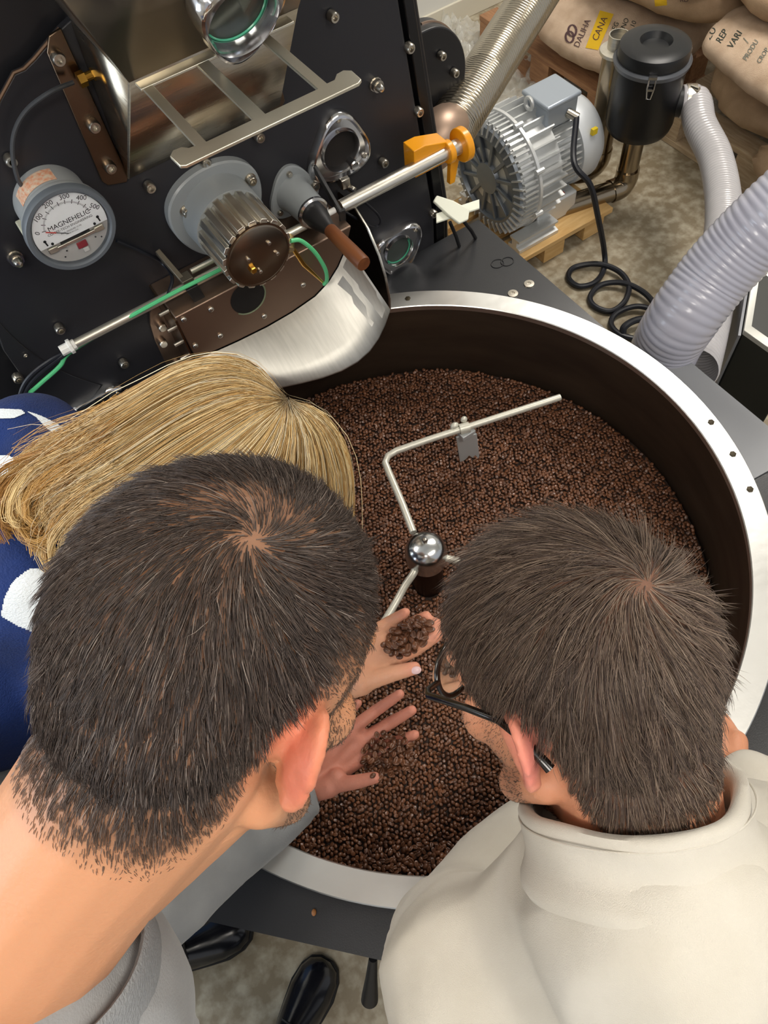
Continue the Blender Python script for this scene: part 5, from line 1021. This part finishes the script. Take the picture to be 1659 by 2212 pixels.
# ------------------------------------------------ man in the cream jumper, right
m2 = thing('person', 'man in a cream zip-neck jumper with brown hair and dark glasses', 'person', (-0.25, -0.95, 0))
A2 = head_axes((-0.50, -0.82, 0.28), math.radians(110)); C2 = PD(1236, 1452, 0.575); K2 = 1.03
g = head_mb(A2, C2, K2, 0.55); nb2 = PD(1392, 1800, 0.605); nk2 = C2 + A2 @ (np.array([0, -0.035, -0.055]))
chain(g, [nk2, nb2, nb2 + (nb2 - nk2) * 0.3], [0.060, 0.062, 0.060]); cap_(g, C2 + A2 @ np.array([0, 0.0, -0.08]), nb2 + (0.0, 0.05, -0.03), 0.050, 0.05)
s2L = PD(1040, 2115, 0.70); s2R = PD(1745, 1915, 0.73); pel2 = np.array([-0.28, -0.90, 0.95])
chain(g, [s2L, nb2 + (nb2 - nk2) * 0.8 + FW * 0.03, s2R], [0.04, 0.05, 0.04]); cap_(g, nb2 + (0, -0.02, -0.05), nb2 + (-0.02, -0.05, -0.12), 0.055, 0.07)
w2R = PZ(1588, 1668, 0.88); e2R = PD(1830, 1860, 0.98); w2L = PD(1245, 1680, 1.06); e2L = PD(1010, 1985, 0.93)
hd = nrm(PZ(1490, 1575, 0.855) - w2R); sd_ = nrm(np.cross(hd, Z_)); h2 = nrm(np.array([0.2, 0.12, -0.10]))
chain(g, [s2L, e2L, w2L - h2 * 0.06], [0.042, 0.036, 0.029]); chain(g, [s2R, e2R, w2R - hd * 0.07], [0.042, 0.036, 0.029])
simple_hand(g, w2R, hd, sd_, np.array([0, 0, -1.0]), 1); cap_(g, w2R - hd * 0.07, w2R, 0.029, 0.026)
h2 = nrm(np.array([0.2, 0.12, -0.10])); simple_hand(g, w2L, h2, nrm(np.cross(h2, Z_)), np.array([0, 0, -1.0]), -1); cap_(g, w2L - h2 * 0.06, w2L, 0.029, 0.026)
v2, f2 = fuse(g, 0.0033, 6); v2b, f2b = v2, f2
L2 = ((v2 - C2) @ A2) / K2; sk = lc('#cf9170'); C_ = np.repeat(sk[None], len(v2), 0); ew = np.clip(ear_w(L2) * 1.2, 0, 1)[:, None]; C_ = C_ * (1 - ew) + lc('#e0887a') * ew
on = np.linalg.norm(L2 - CRC, axis=1) < 0.2; sc2 = np.clip((L2[:, 2] - zlim(L2[:, 1])) / 0.02, 0, 1) * on * (np.linalg.norm(L2 - CRC, axis=1) < 0.15) * (ear_w(L2) < 0.25); C_ = C_ * (1 - 0.8 * sc2[:, None]) + lc('#3d2f28') * 0.8 * sc2[:, None]
stub = np.clip(1 - np.abs(L2[:, 2] + 0.07) / 0.06, 0, 1) * np.clip((L2[:, 1] - 0.012) / 0.02, 0, 1) * on; C_ = C_ * (1 - 0.55 * stub[:, None]) + lc('#5a4234') * 0.55 * stub[:, None]
put(m2, 'body', v2, f2, skinm, C_)
bv2 = BVHTree.FromPolygons([Vector(p) for p in v2b], f2b); wh2 = hit(bv2, 1400, 1262)
Lb = ((v2b - C2) @ A2) / K2; mask = (Lb[:, 2] > zlim(Lb[:, 1]) - 0.012) & (np.abs(Lb[:, 0]) < 0.082) & (ear_w(Lb) < 0.30) & (np.linalg.norm(Lb - CRC, axis=1) < 0.14)
P, Nn = sample(v2b, f2b, mask, 21500, 15); Lp = (P - C2) @ A2; gg = np.random.default_rng(19); dp = Lp[:, 2] - zlim(Lp[:, 1])
ln = np.clip(0.016 + dp * 0.28, 0.014, 0.038) * (0.8 + 0.4 * gg.random(len(P)))
def hc2(n, g, r):
    base = np.array([lc('#564740'), lc('#675649'), lc('#7a685a'), lc('#8e7c6c'), lc('#463932')]); return base[g.choice(5, n, p=[0.28, 0.30, 0.22, 0.10, 0.10])] * (0.85 + 0.3 * g.random((n, 1)))
fl2 = flow_factory(A2, C2, K2, wh2, 0.35, A2 @ np.array([0, -0.1, -1.0]), 0.35)
V, Fq, Ft, Cc = strands(P, Nn, fl2, ln, np.where(Lp[:, 2] < -0.02, 0.75, 0.30), 4, 0.00032, hc2, 0.45, 2600, 0.13, 14)
put_np(m2, 'hair', V, Fq, Ft, hairm, Cc)
msk = (Lb[:, 2] < 0.0) & (Lb[:, 2] > -0.12) & (Lb[:, 1] > 0.015) & (ear_w(Lb) < 0.2) & (np.abs(Lb[:, 0]) > 0.03) & (np.linalg.norm(Lb - np.array([0, 0.02, -0.06]), axis=1) < 0.11)
P, Nn = sample(v2b, f2b, msk, 3000, 18); V, Fq, Ft, Cc = strands(P, Nn, flow_factory(A2, C2, K2, wh2, 0.0, A2 @ np.array([0, 0.5, -1.0]), 1.0), 0.004 * (0.6 + 0.8 * gg.random(len(P))), 0.6 * np.ones(len(P)), 2, 0.00022, hc2, 0, 0, 0.2, 16)
put_np(m2, 'beard', V, Fq, Ft, hairm, Cc)
# glasses
def H2(p): return C2 + A2 @ np.array(p, float)
glm = M('tortoise_dark_frame', '#15100e', 0.2, 0, coat=0.5)
gf = MB()
for s_ in (-1, 1):
    gf.tube([H2((s_ * 0.034 + 0.027 * math.cos(a), 0.098 - 0.010 * abs(math.cos(a)) * (1 if s_ * math.cos(a) > 0 else 0), 0.002 + 0.021 * math.sin(a))) for a in np.linspace(0, 2 * PI, 32)], 0.0026, 8)
    gf.tube([H2((s_ * 0.060, 0.088, 0.006)), H2((s_ * 0.074, 0.084, 0.008)), H2((s_ * 0.0795, 0.076, 0.009)), H2((s_ * 0.0815, 0.03, 0.014)), H2((s_ * 0.0815, -0.006, 0.014)), H2((s_ * 0.081, -0.024, 0.006)), H2((s_ * 0.0785, -0.040, -0.016))], [0.0026, 0.003, 0.003, 0.0028, 0.0028, 0.0036, 0.004], 10)
gf.tube([H2((-0.008, 0.099, 0.006)), H2((0, 0.102, 0.008)), H2((0.008, 0.099, 0.006))], 0.0024, 8)
gp = part(m2, 'glasses', gf, glm, 0, 60)
for s_ in (-1, 1): part(gp, 'lens', MB().loft([[H2((s_ * 0.034 + r * 0.026 * math.cos(a), 0.096, 0.002 + r * 0.020 * math.sin(a))) for a in np.linspace(0, 2 * PI, 28, endpoint=False)] for r in (0.02, 1.0)], True, False), glassm)
# cream jumper
crm = weave('cream_knit', '#c5bfb2', '#cfcabf', 900, 0.35, 0.95, dist=0.002, sheen=0.15)
g = MB(); ax2 = nrm(CAMB @ np.array([-0.20, 0.98, -0.03])); cct = PD(1362, 1712, 0.590); bk = PD(1400, 1962, 0.618)
g.ball(cct - ax2 * 0.104, (0.101, 0.101, 0.101), 24, 16)
chain(g, [s2L + FW * 0.02, bk, s2R], [0.056, 0.108, 0.085]); chain(g, [PD(1350, 2250, 0.69), 0.5 * (bk + pel2) + (0, 0.0, -0.02), pel2], [0.145, 0.165, 0.16]); cap_(g, s2L + (0.05, -0.07, -0.06), s2R + (-0.04, -0.06, -0.06), 0.11, 0.11)
cap_(g, s2L * 0.5 + bk * 0.5 + FW * 0.012, cct - ax2 * 0.11, 0.076, 0.078); cap_(g, s2R * 0.5 + bk * 0.5, cct - ax2 * 0.11, 0.09, 0.085)
chain(g, [s2L, s2L * 0.5 + e2L * 0.5 + (-0.012, 0, 0), e2L, e2L * 0.45 + w2L * 0.55, w2L - h2 * 0.02], [0.088, 0.076, 0.064, 0.055, 0.044]); chain(g, [s2R, e2R, e2R * 0.4 + w2R * 0.6, w2R - hd * 0.025], [0.080, 0.064, 0.052, 0.042])
vs2, fs2 = fuse(g, 0.0066, 8); ns2 = vnormals(vs2, fs2); vs2 = cloth_noise(vs2, ns2, 0.006, 6, 5.0, 0.016)
put(m2, 'jumper', vs2, fs2, crm)
uu, vv, dd_ = frame(ax2); cr = []; cc0 = cct - ax2 * 0.050
for rr, hh in ((0.088, -0.007), (0.0955, -0.005), (0.0965, 0.000), (0.094, 0.006), (0.0885, 0.013), (0.0845, 0.020), (0.085, 0.034), (0.0865, 0.046), (0.085, 0.051), (0.080, 0.0525), (0.076, 0.050), (0.073, 0.043), (0.073, 0.0)):
    cr.append([cc0 + ax2 * (hh + 0.004 * math.sin(2 * a + 0.6)) + (rr + 0.0022 * math.sin(3 * a + hh * 60) + 0.0012 * math.sin(7 * a + hh * 120)) * (math.cos(a) * uu + math.sin(a) * vv) for a in np.linspace(0, 2 * PI, 80, endpoint=False)])
co = part(m2, 'collar', MB().loft(cr, True, False), crm, 0, 60)
part(co, 'seam', MB().tube([cc0 + ax2 * (0.0425 + 0.004 * math.sin(2 * a + 0.6)) + 0.0872 * (math.cos(a) * uu + math.sin(a) * vv) for a in np.linspace(0, 2 * PI, 90)], 0.0009, 6), crm)
g = MB(); cap_(g, pel2 + (-0.055, 0.0, 0), pel2 + (0.055, 0.0, 0), 0.135, 0.135)
for s_ in (-1, 1): chain(g, [pel2 + (0.09 * s_, 0, -0.05), np.array([-0.25 + 0.10 * s_, -0.88, 0.5]), np.array([-0.25 + 0.11 * s_, -0.97, 0.09])], [0.10, 0.075, 0.056])
v_, f_ = fuse(g, 0.010, 6); put(m2, 'trousers', v_, f_, trm)
for s_ in (-1, 1): shoe(m2, (-0.25 + 0.12 * s_, -0.82, 0), (-0.25 + 0.11 * s_, -1.09, 0))

# ------------------------------------------------ woman in the navy sweater, behind
wo = thing('person', 'woman with long blond hair in a navy sweater holding beans in her hand', 'person', (-0.92, 0.26, 0))
A3 = head_axes((0.10, -0.50, 0.86), math.radians(8)); C3 = PD(555, 1030, 0.815); K3 = 0.95
g = head_mb(A3, C3, K3, 0.4); nb3 = PD(330, 1120, 0.90); nk3 = C3 + A3 @ (np.array([0, -0.035, -0.05]))
s3L = PD(75, 960, 1.02); s3R = PD(150, 1450, 0.93); pel3 = np.array([-0.90, 0.24, 0.93])
chain(g, [nk3, nb3, nb3 + (-0.04, 0.01, -0.03)], [0.05, 0.05, 0.06]); chain(g, [s3L, nb3 + (-0.05, 0.02, -0.04), s3R], [0.04, 0.055, 0.04]); cap_(g, nb3, nb3 + (-0.08, 0.02, -0.05), 0.05, 0.075)
wr3 = PD(735, 1488, 0.905); el3 = PD(440, 1600, 1.0)
e3L = s3L + np.array([0.08, 0.05, -0.28]); hl3 = PD(340, 965, 1.12); dl3 = nrm(PD(520, 1010, 1.17) - hl3); chain(g, [s3R, el3, wr3 * 0.7 + el3 * 0.3], [0.038, 0.032, 0.026]); chain(g, [s3L, e3L, hl3], [0.038, 0.032, 0.023]); simple_hand(g, hl3, dl3, nrm(np.cross(dl3, Z_)), np.array([0, 0, -1.0]), -1)
F3 = [[PD(798, 1370, 0.905), PD(842, 1343, 0.905), PD(876, 1323, 0.885)], [PD(818, 1383, 0.905), PD(880, 1352, 0.91), PD(921, 1331, 0.885)], [PD(832, 1402, 0.90), PD(898, 1375, 0.905), PD(941, 1346, 0.88)], [PD(842, 1428, 0.895), PD(898, 1401, 0.892), PD(944, 1372, 0.875)], [PD(783, 1476, 0.885), PD(845, 1456, 0.878), PD(896, 1443, 0.872)]]
hand_mb(g, wr3, F3, [0.0078, 0.0084, 0.0088, 0.0092, 0.0098], 0.0125, PD(795, 1465, 0.89)); cap_(g, wr3 * 0.7 + el3 * 0.3, wr3, 0.026, 0.022)
v3, f3 = fuse(g, 0.0029, 5)
C_ = np.repeat(lc('#dba383')[None], len(v3), 0); tipw = np.zeros(len(v3))
for F in F3: tipw = np.maximum(tipw, np.exp(-(np.linalg.norm(v3 - F[-1], axis=1) / 0.014) ** 2))
C_ = C_ * (1 - 0.5 * tipw[:, None]) + lc('#e28c7c') * 0.5 * tipw[:, None]; put(wo, 'body', v3, f3, skinm, C_)
tn = PD(899, 1448, 0.865); part(wo, 'thumbnail', MB().ball(tn, (0.0062, 0.0046, 0.0022), 14, 8, np.stack([nrm(F3[4][2] - F3[4][1]), nrm(np.cross(CAMB[:, 2], F3[4][2] - F3[4][1])), CAMB[:, 2]], 1)), M('nail', '#e6c4c4', 0.25))
# sweater
navy = weave('navy_knit', '#0d2250', '#132f6c', 300, 0.7, 0.95, dist=0.003, sheen=0.04)
g = MB(); chain(g, [s3L, nb3 + (-0.07, 0.03, -0.055), s3R], [0.068, 0.082, 0.07]); chain(g, [nb3 + (-0.12, 0.04, -0.06), 0.5 * (nb3 + pel3), pel3], [0.12, 0.135, 0.14]); cap_(g, s3L + (-0.08, 0, -0.01), s3R + (-0.10, 0.03, -0.01), 0.09, 0.09)
chain(g, [s3R, el3, wr3 * 0.75 + el3 * 0.25], [0.066, 0.052, 0.036]); chain(g, [s3L, e3L, hl3 - dl3 * 0.02], [0.064, 0.05, 0.036])
vs3, fs3 = fuse(g, 0.0070, 6); ns3 = vnormals(vs3, fs3); vs3 = cloth_noise(vs3, ns3, 0.003, 8, 9.0, 0.006)
put(wo, 'sweater', vs3, fs3, navy)
bv3 = BVHTree.FromPolygons([Vector(p) for p in vs3], fs3); whk = weave('white_knit', '#cfd6dc', '#dde3e6', 300, 0.7, 0.95, dist=0.002)
def knit_motif(poly, nn=46):
    """white knitted figure inlaid in the sweater: a fine grid laid on the cloth"""
    from mathutils.geometry import intersect_point_line
    xs = [p[0] for p in poly]; ys = [p[1] for p in poly]; x0, x1, y0, y1 = min(xs), max(xs), min(ys), max(ys); G = {}; m = MB()
    def inside(x, y):
        c = False; n = len(poly)
        for i in range(n):
            (ax_, ay_), (bx_, by_) = poly[i], poly[i - 1]
            if (ay_ > y) != (by_ > y) and x < (bx_ - ax_) * (y - ay_) / (by_ - ay_) + ax_: c = not c
        return c
    for i in range(nn + 1):
        for j in range(nn + 1):
            x, y = x0 + (x1 - x0) * i / nn, y0 + (y1 - y0) * j / nn
            h = bv3.ray_cast(Vector(CW), Vector(nrm(ray(x, y))))
            if h[0] is not None: G[i, j] = (len(m.v), inside(x, y)); m.v.append(tuple(np.array(h[0]) + np.array(h[1]) * (0.0012 if h[1].dot(Vector(ray(x, y))) < 0 else -0.0012)))
    for i in range(nn):
        for j in range(nn):
            q = [G.get(k) for k in ((i, j), (i + 1, j), (i + 1, j + 1), (i, j + 1))]
            if all(q) and sum(a[1] for a in q) >= 2: m.f.append(tuple(a[0] for a in q))
    used = sorted({i for q in m.f for i in q}); mp_ = {a: b for b, a in enumerate(used)}
    if used: r = MB(); r.add([m.v[i] for i in used], [tuple(mp_[i] for i in q) for q in m.f]); part(wo, 'knit_motif', r, whk, 0, 180)
knit_motif([(4, 1330), (12, 1290), (30, 1255), (66, 1228), (92, 1232), (108, 1248), (130, 1300), (130, 1375), (84, 1367), (40, 1350)])
knit_motif([(-60, 1000), (-20, 985), (20, 984), (48, 1002), (44, 1018), (10, 1062), (-40, 1075)])
knit_motif([(-80, 888), (0, 884), (46, 886), (54, 894), (30, 904), (-30, 906), (-80, 900)])
knit_motif([(58, 889), (90, 900), (120, 915), (150, 934), (140, 947), (125, 945), (100, 925), (78, 902)])
g = MB(); cap_(g, pel3 + (0, -0.05, 0), pel3 + (0, 0.05, 0), 0.125, 0.125)
for s_ in (-1, 1): chain(g, [pel3 + (0, 0.08 * s_, -0.05), np.array([-0.86, 0.24 + 0.09 * s_, 0.5]), np.array([-0.94, 0.24 + 0.10 * s_, 0.09])], [0.09, 0.068, 0.05])
v_, f_ = fuse(g, 0.010, 6); put(wo, 'trousers', v_, f_, trm)
for s_ in (-1, 1): shoe(wo, (-0.80, 0.24 + 0.11 * s_, 0), (-1.05, 0.24 + 0.10 * s_, 0))
# long blond hair: strands laid between hand-set guide curves from the parting
GD = [[(612, 864, .745), (560, 800, .765), (490, 776, .775), (400, 795, .785), (300, 850, .79), (200, 915, .80), (120, 962, .82), (60, 1005, .83), (20, 1050, .835), (14, 1110, .84)],
      [(611, 866, .735), (545, 805, .735), (460, 792, .74), (370, 825, .75), (270, 890, .76), (180, 950, .785), (100, 1000, .80), (45, 1050, .81), (35, 1110, .82), (70, 1165, .825)],
      [(611, 868, .728), (535, 830, .712), (440, 840, .715), (345, 890, .728), (250, 955, .745), (170, 1005, .77), (100, 1055, .79), (75, 1110, .80), (90, 1160, .81), (130, 1190, .815)],
      [(612, 871, .722), (540, 870, .70), (450, 910, .70), (360, 965, .715), (275, 1025, .735), (200, 1070, .76), (140, 1115, .78), (120, 1150, .79), (135, 1185, .80), (175, 1200, .805)],
      [(614, 874, .718), (560, 905, .695), (490, 960, .69), (410, 1020, .705), (330, 1080, .725), (260, 1120, .75), (210, 1150, .77), (190, 1180, .785), (200, 1210, .795), (240, 1230, .80)],
      [(616, 876, .716), (588, 930, .692), (540, 1000, .69), (480, 1070, .705), (410, 1130, .73), (350, 1170, .755), (310, 1200, .775), (290, 1230, .79), (290, 1260, .80), (300, 1280, .81)],
      [(619, 877, .716), (622, 940, .694), (605, 1020, .692), (570, 1100, .71), (530, 1170, .735), (490, 1230, .765), (460, 1280, .79), (450, 1320, .80), (450, 1350, .81), (455, 1370, .82)],
      [(622, 876, .718), (655, 930, .70), (668, 1010, .702), (660, 1090, .72), (640, 1170, .745), (615, 1240, .775), (600, 1290, .80), (595, 1330, .81), (595, 1360, .82), (600, 1380, .83)],
      [(624, 873, .724), (682, 915, .718), (715, 985, .725), (724, 1060, .74), (715, 1140, .765), (700, 1210, .79), (690, 1270, .81), (688, 1310, .82), (690, 1340, .83), (695, 1360, .84)],
      [(624, 868, .735), (690, 890, .745), (738, 950, .76), (757, 1025, .778), (758, 1100, .80), (748, 1180, .82), (740, 1240, .84), (740, 1280, .85), (742, 1310, .86), (745, 1330, .87)]]
GW = np.array([[PD(*p) for p in G_] for G_ in GD]); GS = np.stack([spline(G_, 3)[::1] for G_ in GW])   # guides x points
npnt = GS.shape[1]; hc3 = PD(500, 1040, 0.83)
base = MB(); rings = []
for q in np.linspace(0, 9, 40):
    i = min(int(q), 8); t_ = q - i; cv = GS[i] * (1 - t_) + GS[i + 1] * t_; rings.append([p + nrm(hc3 - p) * (0.010 + 0.012 * math.sin(PI * k / npnt)) for k, p in enumerate(cv[:int(npnt * 0.80)])])
base.loft(rings, False, False)
hb_ = part(wo, 'hair_base', base, M('blond_under_hair', '#a07c48', 0.6, 0, c2='#bd9a62', vscale=30, stretch=(3, 3, 3)), 0, 180); sf = hb_.modifiers.new('t', 'SOLIDIFY'); sf.thickness = 0.012; sf.offset = -1
def blond(N_, seed, rad, jit, deep, wave, k0=1.0, part_dark=True):
    g = np.random.default_rng(seed); q = g.random(N_) * 8.999; i = q.astype(int); t_ = (q - i)[:, None, None]; cv = GS[i] * (1 - t_) + GS[i + 1] * t_
    S_ = np.linspace(0, 1, npnt)[None, :, None]; toc = hc3 - cv; toc /= np.linalg.norm(toc, axis=2, keepdims=True); cv = cv + toc * (g.random((N_, 1, 1)) * deep - 0.003)
    cl_ = g.integers(0, 260, N_); cr_ = np.random.default_rng(77); coff = cr_.normal(0, 1, (260, 3)); cph = cr_.random(260) * 6.28; cfr = 1.2 + cr_.random(260) * 1.6; tail = np.clip((S_ - 0.42) / 0.58, 0, 1)
    cv = cv + (coff[cl_][:, None, :] * (0.003 * np.sin(PI * np.clip(S_, 0, 1)) + 0.013 * tail) + g.normal(0, 1, (N_, 1, 3)) * jit * (0.25 + S_)); leftw = np.clip(1 - q / 6.0, 0, 1)[:, None, None]
    ph = cph[cl_][:, None, None] + cfr[cl_][:, None, None] * 6.28 * tail * 0.62; w1 = np.array(UW)[None, None]; w2 = np.array(RW)[None, None]
    cv = cv + tail * leftw * wave * (np.sin(ph) * w1 + np.cos(ph) * w2 * 0.8)
    st_ = (g.random((N_, 1, 1)) ** 2) * 0.10; keep = (0.72 + 0.28 * g.random(N_)) * np.where(q < 4.2, 0.80, 1.0)
    idx = np.linspace(0, 1, 14)[None, :] * keep[:, None] * (npnt - 1); lo_i = np.clip(idx.astype(int), 0, npnt - 2); fr = (idx - lo_i)[..., None]; rows = np.arange(N_)[:, None]; P = cv[rows, lo_i] * (1 - fr) + cv[rows, lo_i + 1] * fr
    T = np.gradient(P, axis=1); T /= np.linalg.norm(T, axis=2, keepdims=True) + 1e-9; nn_ = -(hc3 - P); nn_ /= np.linalg.norm(nn_, axis=2, keepdims=True); sd = np.cross(T, nn_); sd /= np.linalg.norm(sd, axis=2, keepdims=True) + 1e-9; u = np.cross(sd, T); m = 14
    V = np.empty((N_, m, 3, 3)); prof = rad * (0.55 + 0.45 * np.sin(PI * np.clip(np.linspace(0.12, 1.0, m), 0, 1)))[None, :, None]
    for k in range(3): a = 2 * PI * k / 3; V[:, :, k] = P + prof * (math.cos(a) * sd + math.sin(a) * u)
    one = [(r * 3 + k, r * 3 + (k + 1) % 3, (r + 1) * 3 + (k + 1) % 3, (r + 1) * 3 + k) for r in range(m - 1) for k in range(3)]; Fq = (np.array(one)[None] + (np.arange(N_) * m * 3)[:, None, None]).reshape(-1, 4)
    pal = np.array([lc('#c9a468'), lc('#dcbd84'), lc('#ead6a8'), lc('#ad864f'), lc('#f2e6c8')]); c = pal[g.choice(5, N_, p=[0.26, 0.30, 0.20, 0.16, 0.08])] * (0.85 + 0.24 * g.random((N_, 1))) * (0.62 + 0.55 * cr_.random(260))[cl_][:, None]
    s17 = np.linspace(0, 1, m)[None, :, None]; rootd = np.clip(1 - s17 / 0.07, 0, 1) * 0.75; warm = np.clip((s17 - 0.5) / 0.5, 0, 1) * 0.45 * leftw
    cc_ = c[:, None, :] * (1 - rootd) + lc('#3b2c1e') * rootd; cc_ = cc_ * (1 - warm) + lc('#b27f43') * warm
    return V.reshape(-1, 3), Fq, np.repeat(cc_[:, :, None, :], 3, 2).reshape(-1, 3)
V, Fq, Cc = blond(5200, 31, 0.00040, 0.0034, 0.014, 0.024); put_np(wo, 'hair', V, Fq, np.zeros((0, 3), int), blondm, Cc)
def locks(nl, per, seed):
    """curled ends of the hair: each lock a bundle of strands winding together"""
    g = np.random.default_rng(seed); P_ = []; L_ = []; m = 15
    for l in range(nl):
        q = g.random() * 4.6; i = int(q); t_ = q - i; cv = GS[i] * (1 - t_) + GS[i + 1] * t_; s0 = 0.42 + 0.16 * g.random(); s1 = 0.86 + 0.2 * g.random(); idx = np.clip(np.linspace(s0, s1, m) * (npnt - 1), 0, npnt - 1.001); lo_i = idx.astype(int); c = cv[lo_i] * (1 - (idx - lo_i))[:, None] + cv[lo_i + 1] * (idx - lo_i)[:, None]
        if s1 > 1: c = c + np.outer(np.clip(np.linspace(s0, s1, m) - 1, 0, 1), (cv[-1] - cv[-4]) * 3)
        u_ = np.linspace(0, 1, m); ph = g.random() * 6.28 + u_ * 6.28 * (1.0 + 1.1 * g.random()); am = (0.006 + 0.015 * g.random()) * u_ ** 0.8; c = c + nrm(c.mean(0) - hc3) * 0.006
        c = c + (am * np.sin(ph))[:, None] * UW + (am * np.cos(ph) * 0.9)[:, None] * RW - (am * np.cos(ph + 0.8) * 0.5)[:, None] * FW + np.outer(u_, g.normal(0, 0.012, 3))
        for k in range(per): P_.append(c + g.normal(0, 1, 3) * (0.0016 + 0.0022 * (1 - np.sin(PI * u_ * 0.8))[:, None]) + np.outer(u_, g.normal(0, 0.0022, 3))); L_.append(l)
    P = np.array(P_); L_ = np.array(L_); N_ = len(P); T = np.gradient(P, axis=1); T /= np.linalg.norm(T, axis=2, keepdims=True) + 1e-9; sd = np.cross(T, np.broadcast_to(FW, T.shape)); sd /= np.linalg.norm(sd, axis=2, keepdims=True) + 1e-9; u = np.cross(sd, T); V = np.empty((N_, m, 3, 3))
    for k in range(3): a = 2 * PI * k / 3; V[:, :, k] = P + 0.00034 * (math.cos(a) * sd + math.sin(a) * u)
    one = [(r * 3 + k, r * 3 + (k + 1) % 3, (r + 1) * 3 + (k + 1) % 3, (r + 1) * 3 + k) for r in range(m - 1) for k in range(3)]; Fq = (np.array(one)[None] + (np.arange(N_) * m * 3)[:, None, None]).reshape(-1, 4)
    pal = np.array([lc('#b98f50'), lc('#c99f5e'), lc('#a5773c'), lc('#dcc08a')]); c = pal[g.choice(4, nl)][L_] * (0.8 + 0.4 * g.random((N_, 1)))
    return V.reshape(-1, 3), Fq, np.repeat(c[:, None, :], m * 3, 1).reshape(-1, 3)
V, Fq, Cc = locks(46, 28, 51); put_np(wo, 'curled_locks', V, Fq, np.zeros((0, 3), int), blondm, Cc)
V, Fq, Cc = blond(260, 41, 0.00016, 0.010, 0.0, 0.014); put_np(wo, 'stray_hair', V, Fq, np.zeros((0, 3), int), blondm, Cc)

# ------------------------------------------------ beans resting in the hands
def heap(cx, cy, d, rx, ry, hgt, n, label, group, bv, ang=0.0):
    """beans piled loosely, bottom layer first, on whatever lies under the pile"""
    placed = []; tries = 0; up = nrm(CAMB[:, 2] * 0.6 + Z_ * 0.8)
    while len(placed) < n and tries < 9000:
        tries += 1; r = math.sqrt(random.random()); a = random.uniform(0, 2 * PI); ex, ey = rx * r * math.cos(a), ry * r * math.sin(a)
        x, y = cx + ex * math.cos(ang) - ey * math.sin(ang), cy + ex * math.sin(ang) + ey * math.cos(ang)
        h = bv.ray_cast(Vector(CW), Vector(nrm(ray(x, y)))); p = PD(x, y, d)
        if h[0] is not None and abs((np.array(h[0]) - CW) @ FW - d) < 0.05: p = np.array(h[0]) + CAMB[:, 2] * 0.0036
        top = p + up * hgt * (1 - r * r); ok = False
        for _ in range(12):
            if all(np.linalg.norm(q - p) > 0.0066 for q in placed): ok = True; break
            p = p + up * 0.0024
            if (p - top) @ up > 0.001: break
        if ok: placed.append(p); bean(p, label, group)
bvh3 = BVHTree.FromPolygons([Vector(p) for p in v3], f3); bvh1 = BVHTree.FromPolygons([Vector(p) for p in v1], f1)
heap(880, 1376, 0.893, 58, 34, 0.010, 54, 'dark roasted coffee bean on the woman\'s upturned palm', 'coffee beans in the woman\'s hand', bvh3, -0.6)
heap(838, 1628, 1.090, 60, 52, 0.026, 101, 'dark roasted coffee bean heaped on the grey-sleeved man\'s palm', 'coffee beans in the man\'s hand', bvh1, -0.3)
